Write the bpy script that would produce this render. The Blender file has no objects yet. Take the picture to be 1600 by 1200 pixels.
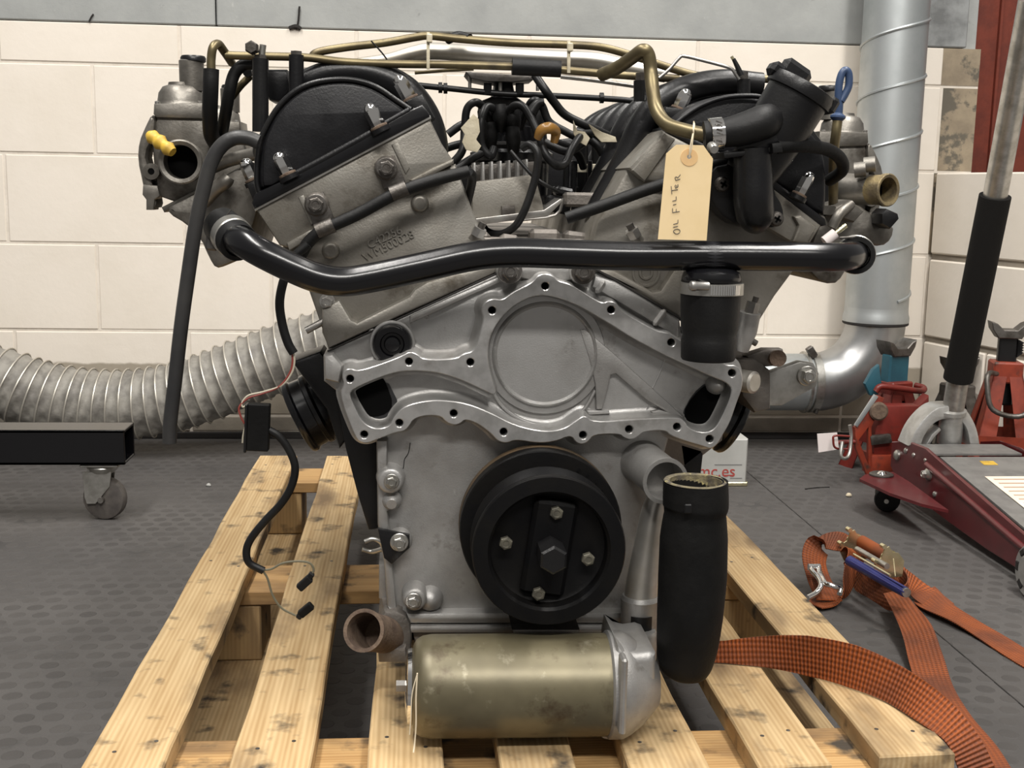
import bpy, bmesh, math, random
from mathutils import Vector, Matrix
from mathutils.geometry import tessellate_polygon
random.seed(7)
S = bpy.context.scene
COL = S.collection

# ---------------------------------------------------------------- camera
F = 1850.0
YAW, PITCH, ROLL, ZC = math.radians(4.95), math.radians(9.35), 0.0185, 0.674
_sy, _cy, _sp, _cp = math.sin(YAW), math.cos(YAW), math.sin(PITCH), math.cos(PITCH)
FWD = Vector((_sy*_cp, _cy*_cp, -_sp)); _r0 = Vector((_cy, -_sy, 0)); _u0 = _r0.cross(FWD)
RIGHT = _r0*math.cos(ROLL) + _u0*math.sin(ROLL)
UP = -_r0*math.sin(ROLL) + _u0*math.cos(ROLL)
CAM = Vector((0, 0, ZC))
cd = bpy.data.cameras.new('camera'); cam = bpy.data.objects.new('camera', cd); COL.objects.link(cam)
cd.sensor_width = 36; cd.lens = F/1600*36; cd.clip_start = 0.05; cd.clip_end = 60
mw = Matrix((RIGHT, UP, -FWD)).transposed().to_4x4(); mw.translation = CAM
cam.matrix_world = mw
S.camera = cam

# ---------------------------------------------------------------- light
S.view_settings.view_transform = 'Standard'; S.view_settings.look = 'None'
S.view_settings.gamma = 1; S.view_settings.use_curve_mapping = False
S.view_settings.exposure = 0.62
w = bpy.data.worlds.new('workshop_air'); S.world = w; w.use_nodes = True
w.node_tree.nodes['Background'].inputs[0].default_value = (1.0, 0.965, 0.92, 1)
w.node_tree.nodes['Background'].inputs[1].default_value = 0.16
def tube_lamp(loc, sx, sy_, power, rot=(0, 0, 0)):
    l = bpy.data.lights.new('ceiling_tube_light', 'AREA'); l.shape = 'RECTANGLE'; l.size = sx; l.size_y = sy_
    l.energy = power; l.color = (1.0, 0.965, 0.915)
    o = bpy.data.objects.new('ceiling_tube_light', l); COL.objects.link(o); o.location = loc; o.rotation_euler = rot
tube_lamp((-0.9, 0.9, 3.3), 0.25, 2.4, 62)
tube_lamp((1.2, 1.0, 3.3), 0.25, 2.4, 62)
tube_lamp((0.2, -1.6, 3.2), 2.4, 0.25, 80, (math.radians(25), 0, 0))

# ---------------------------------------------------------------- helpers
def V(px, py, Y):
    d = FWD*F + RIGHT*(px-800) + UP*(600-py)
    return CAM + d*(Y/d.y)
def VZ(px, py, Z):
    d = FWD*F + RIGHT*(px-800) + UP*(600-py)
    return CAM + d*((Z-ZC)/d.z)
def M(n, Y):           # length in metres of n photo pixels at depth Y
    return n*Y/F*1.012
WORLD = {}
def link(name, mesh, center, parent=None, rot=None):
    o = bpy.data.objects.new(name, mesh); COL.objects.link(o)
    WORLD[o.name] = Vector(center)
    if parent is not None:
        o.parent = parent; o.location = Vector(center) - WORLD[parent.name]
    else:
        o.location = center
    if rot is not None: o.rotation_euler = rot
    return o
def empty(name, loc, label, cat, group=None):
    o = bpy.data.objects.new(name, None); COL.objects.link(o); o.location = loc; o.empty_display_size = .05
    WORLD[o.name] = Vector(loc); o['label'] = label; o['category'] = cat
    if group: o['group'] = group
    return o
def tag(o, label, cat=None, group=None):
    o['label'] = label
    if cat: o['category'] = cat
    if group: o['group'] = group
    return o
def finish(name, verts, faces, mat, parent=None, smooth=35, uv=None):
    """verts in world space -> mesh object centred on its own bounding box"""
    lo = Vector((min(v[0] for v in verts), min(v[1] for v in verts), min(v[2] for v in verts)))
    hi = Vector((max(v[0] for v in verts), max(v[1] for v in verts), max(v[2] for v in verts)))
    c = (lo+hi)/2
    me = bpy.data.meshes.new(name)
    me.from_pydata([tuple(Vector(v)-c) for v in verts], [], faces)
    if uv:
        ul = me.uv_layers.new(name='uv')
        for p in me.polygons:
            for li, vi in zip(p.loop_indices, p.vertices): ul.data[li].uv = uv[vi]
    me.materials.append(MAT[mat] if isinstance(mat, str) else mat)
    if smooth:
        me.shade_smooth(); me.set_sharp_from_angle(angle=math.radians(smooth))
    me.validate()
    return link(name, me, c, parent)
class MB:
    """several shells of ONE thing collected into one mesh"""
    def __init__(s): s.v = []; s.f = []
    def add(s, vf):
        n = len(s.v); s.v += [tuple(x) for x in vf[0]]; s.f += [[i+n for i in q] for q in vf[1]]; return s
    def build(s, name, mat, parent=None, smooth=35): return finish(name, s.v, s.f, mat, parent, smooth)
def area2(p): return sum(p[i][0]*p[(i+1) % len(p)][1]-p[(i+1) % len(p)][0]*p[i][1] for i in range(len(p)))
def chaikin(p, n=2, closed=True):
    for _ in range(n):
        q = []
        m = len(p)
        for i in range(m if closed else m-1):
            a, b = p[i], p[(i+1) % m]
            q.append(tuple(a[k]*.75+b[k]*.25 for k in range(len(a)))); q.append(tuple(a[k]*.25+b[k]*.75 for k in range(len(a))))
        p = q if closed else [p[0]]+q+[p[-1]]
    return p
def circ(cx, cy, r, n=20, ry=None, a0=0): return [(cx+r*math.cos(a0+2*math.pi*i/n), cy+(ry or r)*math.sin(a0+2*math.pi*i/n)) for i in range(n)]
def offset(p, d):
    out = []; n = len(p)
    for i in range(n):
        a, b, c = Vector(p[i-1]), Vector(p[i]), Vector(p[(i+1) % n])
        e1 = (b-a); e2 = (c-b)
        e1 = e1.normalized() if e1.length > 1e-9 else Vector((1, 0)); e2 = e2.normalized() if e2.length > 1e-9 else e1
        nn = Vector((-e1.y-e2.y, e1.x+e2.x))
        if nn.length < 1e-6: nn = Vector((-e1.y, e1.x))
        nn.normalize(); k = nn.dot(Vector((-e1.y, e1.x))); k = max(k, .5)
        out.append(tuple(b+nn*(d/k)))
    return out
def prism_vf(loops, bev, y0, y1, steps=1, back=False):
    """loops: XZ outlines (outer first, then holes). Front face (towards -Y) at y0, back at y1, bevelled front edge."""
    L = []
    for i, p in enumerate(loops):
        a = area2(p)
        if (i == 0 and a < 0) or (i > 0 and a > 0): p = p[::-1]
        L.append([tuple(q) for q in p])
    rings = []   # list of per-ring loops with y
    if bev > 0:
        for s in range(steps+1):
            t = s/steps*math.pi/2
            rings.append(([offset(p, bev*(1-math.sin(t))) for p in L], y0+bev*(1-math.cos(t))))
    else:
        rings.append((L, y0))
    rings.append((L, y1))
    verts = []; faces = []; base = []
    for lp, y in rings:
        base.append(len(verts))
        for p in lp: verts += [(q[0], y, q[1]) for q in p]
    tri = tessellate_polygon([[Vector((q[0], q[1], 0)) for q in p] for p in rings[0][0]])
    flat = [q for p in rings[0][0] for q in p]
    for t in tri:
        a = area2([flat[i] for i in t])
        t = list(t) if a > 0 else list(t)[::-1]
        faces.append(t)                                   # seen from -Y: x right, z up, CCW
        faces.append([i+base[-1] for i in t[::-1]])
    for k in range(len(rings)-1):
        o = 0
        for p in L:
            n = len(p)
            for i in range(n):
                j = (i+1) % n
                faces.append([base[k]+o+i, base[k+1]+o+i, base[k+1]+o+j, base[k]+o+j])
            o += n
    return verts, faces
def pxloop(p, Y): return [(V(q[0], q[1], Y).x, V(q[0], q[1], Y).z) for q in p]
def prism(name, pts, y0, y1, mat, parent=None, holes=(), bev=.002, smooth_n=0, steps=2):
    if smooth_n: pts = chaikin(pts, smooth_n)
    return finish(name, *prism_vf([pxloop(pts, y0)]+[pxloop(h, y0) for h in holes], bev, y0, y1, steps), mat, parent)
def prismw(pts, y0, y1, bev=.002, holes=(), steps=1): return prism_vf([pts]+list(holes), bev, y0, y1, steps)
def catmull(P, n=8, closed=False):
    P = [Vector(p) for p in P]; out = []
    m = len(P)
    if m == 2: return [P[0].lerp(P[1], i/n) for i in range(n+1)]
    for i in range(m-1):
        a = P[i-1] if i > 0 else P[0]*2-P[1]
        b, c = P[i], P[i+1]
        d = P[i+2] if i+2 < m else P[-1]*2-P[-2]
        for k in range(n):
            t = k/n
            out.append(.5*((2*b)+(c-a)*t+(2*a-5*b+4*c-d)*t*t+(3*b-a-3*c+d)*t**3))
    out.append(P[-1]); return out
def sweep(path, rad, seg=14, cap=True, inner=0, inner_depth=.03, sx=1, sz=1):
    """round section along a path of world points; inner>0 gives an open hollow end (last point)"""
    n = len(path); verts = []; faces = []
    T = [(path[min(i+1, n-1)]-path[max(i-1, 0)]).normalized() for i in range(n)]
    up = Vector((0, 0, 1)) if abs(T[0].z) < .9 else Vector((0, 1, 0))
    N = (up - T[0]*up.dot(T[0])).normalized()
    rings = 0
    def ring(c, N, B, r):
        nonlocal rings
        for k in range(seg):
            a = 2*math.pi*k/seg; verts.append(tuple(c+N*(r*math.cos(a)*sx)+B*(r*math.sin(a)*sz)))
        rings += 1
    for i in range(n):
        N = (N-T[i]*N.dot(T[i])).normalized(); B = T[i].cross(N)
        r = rad[i] if isinstance(rad, (list, tuple)) else rad
        ring(path[i], N, B, r)
    if inner:
        r = rad[-1] if isinstance(rad, (list, tuple)) else rad
        ring(path[-1], N, B, r*inner); ring(path[-1]-T[-1]*inner_depth, N, B, r*inner*.98)
    for i in range(rings-1):
        for k in range(seg):
            j = (k+1) % seg
            faces.append([i*seg+k, i*seg+j, (i+1)*seg+j, (i+1)*seg+k])
    if cap:
        faces.append(list(range(seg))[::-1]); faces.append([(rings-1)*seg+k for k in range(seg)])
    return verts, faces
def rads(r, n):
    if not isinstance(r, (list, tuple)): return r
    out = []
    for i in range(n):
        t = i/(n-1)*(len(r)-1); a = int(min(t, len(r)-2)); out.append(r[a]+(r[a+1]-r[a])*(t-a))
    return out
def tube(name, pts, rpx, mat, parent=None, seg=14, n=8, inner=0, inner_depth=.03, smooth=True, metres=False):
    """pts: (px,py,Y) triples or world vectors; rpx radius in photo pixels (at the point's depth) unless metres"""
    W = [p if isinstance(p, Vector) else V(*p) for p in pts]
    path = catmull(W, n) if smooth else W
    Yav = sum(p.y for p in W)/len(W)
    r = rads(rpx, len(path))
    if not metres: r = [M(x, Yav) for x in r] if isinstance(r, list) else M(r, Yav)
    return finish(name, *sweep(path, r, seg, True, inner, inner_depth), mat, parent, 50)
def lathe_vf(profile, c, axis, seg=28, caps=True):
    """profile: (radius, height along axis)"""
    c = Vector(c); ax = Vector(axis).normalized()
    up = Vector((0, 0, 1)) if abs(ax.z) < .9 else Vector((1, 0, 0))
    N = (up-ax*up.dot(ax)).normalized(); B = ax.cross(N)
    verts = []; faces = []
    for r, h in profile:
        r = max(r, 1e-5)
        for k in range(seg):
            a = 2*math.pi*k/seg; verts.append(tuple(c+ax*h+N*(r*math.cos(a))+B*(r*math.sin(a))))
    for i in range(len(profile)-1):
        for k in range(seg):
            j = (k+1) % seg
            faces.append([i*seg+k, i*seg+j, (i+1)*seg+j, (i+1)*seg+k])
    if caps: faces.append(list(range(seg))[::-1]); faces.append([(len(profile)-1)*seg+k for k in range(seg)])
    return verts, faces
def lathe(name, profile, c, axis, mat, parent=None, seg=28, smooth=35, caps=True):
    return finish(name, *lathe_vf(profile, c, axis, seg, caps), mat, parent, smooth)
def box_vf(c, s, R=None, bev=.0):
    c = Vector(c); hx, hy, hz = s[0]/2, s[1]/2, s[2]/2
    R = R or Matrix.Identity(3)
    if bev <= 0:
        vs = [Vector((x, y, z)) for x in (-hx, hx) for y in (-hy, hy) for z in (-hz, hz)]
        fs = [[0, 1, 3, 2], [4, 6, 7, 5], [0, 4, 5, 1], [2, 3, 7, 6], [0, 2, 6, 4], [1, 5, 7, 3]]
    else:
        bm = bmesh.new(); bmesh.ops.create_cube(bm, size=1)
        for v in bm.verts: v.co = Vector((v.co.x*s[0], v.co.y*s[1], v.co.z*s[2]))
        bmesh.ops.bevel(bm, geom=bm.edges[:], offset=bev, segments=1, affect='EDGES')
        bm.verts.index_update()
        vs = [v.co.copy() for v in bm.verts]; fs = [[v.index for v in f.verts] for f in bm.faces]; bm.free()
    return [tuple(c+R @ v) for v in vs], fs
def box(name, c, s, mat, parent=None, R=None, bev=.002):
    return finish(name, *box_vf(c, s, R, bev), mat, parent, 30)
def rotm(rx=0, ry=0, rz=0): return (Matrix.Rotation(rz, 3, 'Z') @ Matrix.Rotation(ry, 3, 'Y') @ Matrix.Rotation(rx, 3, 'X'))
def ribbon(name, centers, sides, width, thick, mat, parent=None, n=10, closed=False):
    """flat webbing: centre points and a side direction for each; UV = metres along and across"""
    C = catmull(centers, n); D = catmull(sides, n)
    if isinstance(width, (int, float)): width = [width]*len(centers)
    Wd = rads(list(width), len(C))
    verts = []; uv = []; faces = []; L = 0
    for i, c in enumerate(C):
        if i: L += (C[i]-C[i-1]).length
        t = (C[min(i+1, len(C)-1)]-C[max(i-1, 0)]).normalized()
        d = D[i]; d = (d-t*d.dot(t)).normalized(); nrm = t.cross(d)
        for a, b in ((-1, -1), (-.5, -1), (.5, -1), (1, -1), (1, 1), (.5, 1), (-.5, 1), (-1, 1)):
            verts.append(tuple(c+d*(a*Wd[i]/2)+nrm*(b*thick/2))); uv.append((L, a*Wd[i]/2))
    m = 8
    for i in range(len(C)-1):
        for k in range(m):
            j = (k+1) % m
            faces.append([i*m+k, i*m+j, (i+1)*m+j, (i+1)*m+k])
    faces.append(list(range(m))[::-1]); faces.append([(len(C)-1)*m+k for k in range(m)])
    return finish(name, verts, faces, mat, parent, 40, uv)
def text_mesh(s, size, depth, mat, name, parent, origin, xdir, updir):
    cu = bpy.data.curves.new('t', 'FONT'); cu.body = s; cu.size = size; cu.extrude = depth; cu.align_x = 'CENTER'; cu.align_y = 'CENTER'
    o = bpy.data.objects.new('t', cu); COL.objects.link(o)
    me = bpy.data.meshes.new_from_object(o.evaluated_get(bpy.context.evaluated_depsgraph_get()))
    bpy.data.objects.remove(o); bpy.data.curves.remove(cu)
    X = Vector(xdir).normalized(); U = Vector(updir); U = (U-X*U.dot(X)).normalized(); Nn = X.cross(U)
    vs = [tuple(Vector(origin)+X*v.co.x+U*v.co.y+Nn*v.co.z) for v in me.vertices]; fs = [list(p.vertices) for p in me.polygons]
    bpy.data.meshes.remove(me)
    return finish(name, vs, fs, mat, parent, 30)
def hexpoly(cx, cz, r, a0=0): return [(cx+r*math.cos(a0+math.pi/3*i), cz+r*math.sin(a0+math.pi/3*i)) for i in range(6)]
_BOLT = {}
def bolt(name, px, py, Y, rpx, mat, parent, h=.008, washer=True, rot=None, loc=None, a0=.3):
    """hex head facing the camera side (-Y) with washer and a dished top"""
    c = Vector(loc) if loc is not None else V(px, py, Y); r = rpx if loc is not None else M(rpx, Y)
    key = (round(r, 4), mat, round(h, 4), washer, a0)
    if key not in _BOLT:
        b = MB()
        if washer: b.add(lathe_vf([(r*1.35, 0), (r*1.35, r*.18), (r*1.25, r*.25)], (0, 0, 0), (0, -1, 0), 20))
        vs, fs = prismw(hexpoly(0, 0, r, a0), -h, 0.0, r*.12); b.add((vs, fs))
        b.add(lathe_vf([(r*.72, 0), (r*.66, r*.1), (r*.5, r*.1), (r*.45, r*.02)], (0, -h, 0), (0, -1, 0), 16))
        me = bpy.data.meshes.new(name); me.from_pydata(b.v, [], b.f); me.materials.append(MAT[mat]); me.shade_smooth(); me.set_sharp_from_angle(angle=.5)
        _BOLT[key] = me
    return link(name, _BOLT[key], c, parent, rot)

# ---------------------------------------------------------------- materials
MAT = {}
def mat(name, c1, c2=None, rough=.5, metal=0, ns=15, detail=4, lo=.4, hi=.65, bump=0, bs=150, spot=None, rough2=None, coat=0, emis=None, stretch=None, spec=.5):
    m = bpy.data.materials.new(name); m.use_nodes = True; nt = m.node_tree; N = nt.nodes; L = nt.links
    b = N['Principled BSDF']; b.inputs['Roughness'].default_value = rough; b.inputs['Metallic'].default_value = metal
    b.inputs['Specular IOR Level'].default_value = spec
    b.inputs['Base Color'].default_value = (*c1, 1)
    if coat: b.inputs['Coat Weight'].default_value = coat; b.inputs['Coat Roughness'].default_value = .15
    tc = N.new('ShaderNodeTexCoord'); vec = tc.outputs['Object']
    oi = N.new('ShaderNodeObjectInfo'); ad = N.new('ShaderNodeVectorMath'); ad.operation = 'ADD'
    mul = N.new('ShaderNodeVectorMath'); mul.operation = 'SCALE'; mul.inputs[0].default_value = (3.1, 5.7, 4.3); L.new(oi.outputs['Random'], mul.inputs['Scale'])
    L.new(vec, ad.inputs[0]); L.new(mul.outputs[0], ad.inputs[1]); vec = ad.outputs[0]
    if stretch:
        mp = N.new('ShaderNodeMapping'); mp.inputs['Scale'].default_value = stretch; L.new(vec, mp.inputs[0]); vec = mp.outputs[0]
    def noise(s, d=4, r=.6):
        n = N.new('ShaderNodeTexNoise'); n.inputs['Scale'].default_value = s; n.inputs['Detail'].default_value = d; n.inputs['Roughness'].default_value = r
        L.new(vec, n.inputs['Vector']); return n.outputs['Fac']
    def ramp(f, a, b_):
        r = N.new('ShaderNodeMapRange'); r.inputs[1].default_value = a; r.inputs[2].default_value = b_; L.new(f, r.inputs[0]); return r.outputs[0]
    col = None
    if c2:
        mx = N.new('ShaderNodeMix'); mx.data_type = 'RGBA'; mx.inputs[6].default_value = (*c1, 1); mx.inputs[7].default_value = (*c2, 1)
        fac = ramp(noise(ns, detail), lo, hi); L.new(fac, mx.inputs[0]); col = mx.outputs[2]
        if rough2 is not None:
            rr = N.new('ShaderNodeMapRange'); rr.inputs[3].default_value = rough; rr.inputs[4].default_value = rough2; L.new(fac, rr.inputs[0]); L.new(rr.outputs[0], b.inputs['Roughness'])
    for sp_ in (spot or []):
        c, s, a, b_ = sp_
        mx = N.new('ShaderNodeMix'); mx.data_type = 'RGBA'; mx.inputs[7].default_value = (*c, 1)
        if col: L.new(col, mx.inputs[6])
        else: mx.inputs[6].default_value = (*c1, 1)
        L.new(ramp(noise(s, 5, .65), a, b_), mx.inputs[0]); col = mx.outputs[2]
    if col: L.new(col, b.inputs['Base Color'])
    if bump:
        bp = N.new('ShaderNodeBump'); bp.inputs['Strength'].default_value = bump; bp.inputs['Distance'].default_value = .002
        L.new(noise(bs, 3), bp.inputs['Height']); L.new(bp.outputs[0], b.inputs['Normal'])
    if emis: b.inputs['Emission Color'].default_value = (*emis[0], 1); b.inputs['Emission Strength'].default_value = emis[1]
    MAT[name] = m; return m
def wood(name, axis, c1, c2, stain):
    m = bpy.data.materials.new(name); m.use_nodes = True; nt = m.node_tree; N = nt.nodes; L = nt.links
    b = N['Principled BSDF']; b.inputs['Roughness'].default_value = .75; b.inputs['Specular IOR Level'].default_value = .3
    tc = N.new('ShaderNodeTexCoord'); oi = N.new('ShaderNodeObjectInfo')
    mul = N.new('ShaderNodeVectorMath'); mul.operation = 'SCALE'; mul.inputs[0].default_value = (1.7, 2.3, 3.9); L.new(oi.outputs['Random'], mul.inputs['Scale'])
    ad = N.new('ShaderNodeVectorMath'); L.new(tc.outputs['Object'], ad.inputs[0]); L.new(mul.outputs[0], ad.inputs[1])
    def nz(scale, s, d=3):
        mp = N.new('ShaderNodeMapping'); mp.inputs['Scale'].default_value = scale; L.new(ad.outputs[0], mp.inputs[0])
        n = N.new('ShaderNodeTexNoise'); n.inputs['Scale'].default_value = s; n.inputs['Detail'].default_value = d; L.new(mp.outputs[0], n.inputs['Vector']); return n.outputs['Fac']
    def rg(f, a, b_):
        r = N.new('ShaderNodeMapRange'); r.inputs[1].default_value = a; r.inputs[2].default_value = b_; L.new(f, r.inputs[0]); return r.outputs[0]
    along = {'x': (.06, 1, 1), 'y': (1, .06, 1), 'z': (1, 1, .06)}[axis]
    wv = N.new('ShaderNodeTexWave'); wv.bands_direction = 'X' if axis != 'x' else 'Y'; wv.inputs['Scale'].default_value = 48; wv.inputs['Distortion'].default_value = 6; wv.inputs['Detail'].default_value = 2; wv.inputs['Detail Scale'].default_value = .6
    mpw = N.new('ShaderNodeMapping'); mpw.inputs['Scale'].default_value = tuple(.5*k if k < 1 else 1.2 for k in along); L.new(ad.outputs[0], mpw.inputs[0]); L.new(mpw.outputs[0], wv.inputs[0])
    g = nz(along, 90)
    ma = N.new('ShaderNodeMath'); ma.operation = 'ADD'; L.new(rg(g, .35, .65), ma.inputs[0]); L.new(rg(wv.outputs['Fac'], 0, 1.2), ma.inputs[1])
    mh = N.new('ShaderNodeMath'); mh.operation = 'MULTIPLY'; mh.inputs[1].default_value = .55; L.new(ma.outputs[0], mh.inputs[0])
    col = None
    mx = N.new('ShaderNodeMix'); mx.data_type = 'RGBA'; mx.inputs[6].default_value = (*c1, 1); mx.inputs[7].default_value = (*c2, 1); L.new(mh.outputs[0], mx.inputs[0]); col = mx.outputs[2]
    for c, sc, s, a, b_ in ((stain, tuple(.35 if k < 1 else 1 for k in along), 14, .50, .70), ((.06, .048, .036), (1, 1, 1), 24, .57, .71)):
        mx = N.new('ShaderNodeMix'); mx.data_type = 'RGBA'; mx.inputs[7].default_value = (*c, 1); L.new(col, mx.inputs[6]); L.new(rg(nz(sc, s, 5), a, b_), mx.inputs[0]); col = mx.outputs[2]
    hsv = N.new('ShaderNodeHueSaturation'); L.new(col, hsv.inputs['Color'])
    r2 = N.new('ShaderNodeMapRange'); r2.inputs[3].default_value = .85; r2.inputs[4].default_value = 1.1; L.new(oi.outputs['Random'], r2.inputs[0]); L.new(r2.outputs[0], hsv.inputs['Value'])
    L.new(hsv.outputs[0], b.inputs['Base Color'])
    bp = N.new('ShaderNodeBump'); bp.inputs['Strength'].default_value = .35; bp.inputs['Distance'].default_value = .001; L.new(mh.outputs[0], bp.inputs['Height']); L.new(bp.outputs[0], b.inputs['Normal'])
    MAT[name] = m
def webbing(name, c1, c2, c3):
    m = bpy.data.materials.new(name); m.use_nodes = True; nt = m.node_tree; N = nt.nodes; L = nt.links
    b = N['Principled BSDF']; b.inputs['Roughness'].default_value = .7
    tc = N.new('ShaderNodeTexCoord'); sep = N.new('ShaderNodeSeparateXYZ'); L.new(tc.outputs['UV'], sep.inputs[0])
    def sn(o, k):
        a = N.new('ShaderNodeMath'); a.operation = 'MULTIPLY'; a.inputs[1].default_value = k; L.new(o, a.inputs[0])
        s = N.new('ShaderNodeMath'); s.operation = 'SINE'; L.new(a.outputs[0], s.inputs[0]); return s.outputs[0]
    mu = N.new('ShaderNodeMath'); mu.operation = 'MULTIPLY_ADD'; mu.inputs[1].default_value = .5; mu.inputs[2].default_value = 0
    L.new(sn(sep.outputs[1], 2*math.pi/.006), mu.inputs[0])
    ad = N.new('ShaderNodeMath'); ad.operation = 'ADD'; L.new(mu.outputs[0], ad.inputs[0]); L.new(sn(sep.outputs[0], 2*math.pi/.0045), ad.inputs[1])
    bp = N.new('ShaderNodeBump'); bp.inputs['Strength'].default_value = .7; bp.inputs['Distance'].default_value = .001; L.new(ad.outputs[0], bp.inputs['Height']); L.new(bp.outputs[0], b.inputs['Normal'])
    n = N.new('ShaderNodeTexNoise'); n.inputs['Scale'].default_value = 14; n.inputs['Detail'].default_value = 5; L.new(tc.outputs['Object'], n.inputs[0])
    r = N.new('ShaderNodeMapRange'); r.inputs[1].default_value = .42; r.inputs[2].default_value = .68; L.new(n.outputs[0], r.inputs[0])
    mx = N.new('ShaderNodeMix'); mx.data_type = 'RGBA'; mx.inputs[6].default_value = (*c1, 1); mx.inputs[7].default_value = (*c2, 1); L.new(r.outputs[0], mx.inputs[0])
    r3 = N.new('ShaderNodeMapRange'); r3.inputs[1].default_value = .5; r3.inputs[2].default_value = -1.2; L.new(ad.outputs[0], r3.inputs[0])
    m2 = N.new('ShaderNodeMix'); m2.data_type = 'RGBA'; m2.inputs[7].default_value = (*c3, 1); L.new(mx.outputs[2], m2.inputs[6]); L.new(r3.outputs[0], m2.inputs[0])
    L.new(m2.outputs[2], b.inputs['Base Color']); MAT[name] = m
mat('cast_aluminium', (.45, .445, .435), (.255, .245, .232), rough=.38, metal=.62, ns=11, detail=8, lo=.36, hi=.68, bump=.16, bs=650, rough2=.56, spot=[((.15, .135, .115), 24, .60, .78), ((.60, .59, .57), 38, .66, .8)])
mat('dirty_aluminium', (.31, .295, .265), (.155, .14, .115), rough=.40, metal=.62, ns=9, detail=8, lo=.36, hi=.68, bump=.14, bs=450, rough2=.58, spot=[((.07, .056, .04), 18, .57, .76), ((.42, .40, .365), 32, .66, .8)])
mat('machined_aluminium', (.53, .525, .515), (.40, .395, .385), rough=.36, metal=.75, ns=45, bump=.05, bs=700, spot=[((.24, .22, .20), 14, .62, .8)])
mat('dark_aluminium', (.22, .20, .18), (.12, .11, .10), rough=.55, metal=.7, ns=20, bump=.3, bs=250)
mat('carburettor_alloy', (.25, .235, .21), (.13, .12, .105), rough=.45, metal=.8, ns=22, bump=.12, bs=300, spot=[((.06, .05, .04), 16, .55, .72)])
mat('polished_alloy', (.58, .56, .52), (.40, .37, .32), rough=.36, metal=.85, ns=16, rough2=.5, spot=[((.22, .18, .13), 22, .62, .76)])
mat('gasket_black', (.015, .013, .012), rough=.8)
mat('crinkle_black', (.006, .006, .0072), (.010, .010, .0115), rough=.40, ns=40, bump=.13, bs=420, rough2=.48, spec=.34)
mat('satin_black', (.005, .005, .006), (.009, .0088, .0088), rough=.34, ns=20, bump=.1, bs=300, spec=.4)
mat('gloss_black', (.004, .004, .005), rough=.22, bump=.03, bs=120, spec=.5)
mat('rubber_black', (.005, .005, .0055), (.009, .0088, .0085), rough=.52, ns=18, bump=.15, bs=200, spec=.28)
mat('dusty_rubber', (.0045, .0045, .0045), (.010, .0097, .0095), rough=.6, ns=12, bump=.2, bs=150, spec=.16)
mat('cable_black', (.005, .005, .0055), (.009, .009, .009), rough=.42, ns=30, spec=.32)
mat('chrome', (.80, .79, .77), rough=.1, metal=1)
mat('dark_steel', (.16, .15, .14), (.09, .08, .07), rough=.45, metal=.85, ns=40, bump=.2, bs=300)
mat('steel', (.42, .41, .39), (.28, .26, .24), rough=.38, metal=.9, ns=40)
mat('zinc', (.52, .51, .48), (.36, .35, .32), rough=.35, metal=.9, ns=40)
mat('passivated_pipe', (.19, .155, .085), (.125, .10, .058), rough=.42, metal=.75, ns=30, spot=[((.07, .06, .045), 16, .54, .7)])
mat('brass', (.30, .235, .12), (.15, .12, .08), rough=.6, metal=.6, ns=50, bump=.4, bs=200, spot=[((.42, .36, .2), 60, .6, .7)])
mat('rusty', (.17, .12, .085), (.09, .06, .045), rough=.8, metal=.3, ns=60, bump=.5, bs=250)
mat('corroded', (.20, .17, .10), (.07, .06, .05), rough=.9, ns=90, bump=.9, bs=120, spot=[((.42, .36, .16), 110, .58, .66)])
mat('pulley_black', (.0035, .0035, .004), (.006, .0055, .005), rough=.45, ns=20, bump=.1, bs=200, spec=.16)
mat('brown_band', (.085, .055, .028), (.05, .035, .02), rough=.6, ns=30)
mat('dull_bolt', (.14, .13, .10), (.08, .075, .06), rough=.6, metal=.5, ns=80)
mat('olive_can', (.17, .148, .09), (.11, .095, .058), rough=.38, metal=.4, ns=9, lo=.38, hi=.62, spot=[((.065, .045, .025), 22, .56, .70), ((.26, .235, .165), 34, .62, .74)], bump=.05, bs=60)
mat('hole_shade', (.003, .003, .003), rough=.9, spec=.08)  # near-black that paints in the shade inside holes, bores, slots and cracks
mat('black_port', (.006, .006, .0065), rough=.4)
mat('amber_hose', (.30, .15, .03), rough=.35, coat=.3)
mat('masking_tape', (.62, .56, .42), (.50, .44, .31), rough=.8, ns=40, bump=.4, bs=160)
mat('yellow_plastic', (.62, .40, .05), (.42, .26, .04), rough=.5, ns=60)
mat('blue_plastic', (.032, .058, .125), (.045, .075, .15), rough=.4, ns=40)
mat('red_wire', (.25, .05, .04), rough=.5)
mat('white_wire', (.50, .46, .36), rough=.6)
mat('olive_wire', (.13, .12, .08), rough=.6)
mat('card', (.80, .62, .36), (.76, .58, .32), rough=.85, ns=25)
mat('card_ring', (.70, .46, .22), rough=.8)
mat('ink', (.10, .095, .09), rough=.7)
mat('string', (.72, .62, .45), rough=.9)
mat('painted_block', (.80, .735, .65), (.765, .70, .61), rough=.75, ns=6, bump=.28, bs=45, spot=[((.55, .49, .41), 13, .72, .84), ((.30, .27, .23), 55, .77, .83)])
mat('painted_joint', (.76, .695, .61), (.66, .60, .52), rough=.85, ns=18, bump=.4, bs=80)
mat('bare_block', (.33, .27, .19), (.24, .195, .14), rough=.9, ns=14, bump=.6, bs=70, spot=[((.13, .115, .09), 9, .53, .58)])
mat('plinth_block', (.34, .30, .245), (.24, .215, .18), rough=.9, ns=8, bump=.5, bs=60)
mat('grey_concrete', (.36, .37, .36), (.29, .30, .295), rough=.85, ns=5, detail=6, bump=.35, bs=60, spot=[((.17, .175, .17), 11, .66, .78), ((.46, .46, .44), 30, .66, .76)])
mat('worn_concrete', (.30, .31, .31), (.16, .165, .165), rough=.9, ns=12, bump=.5, bs=60)
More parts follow.
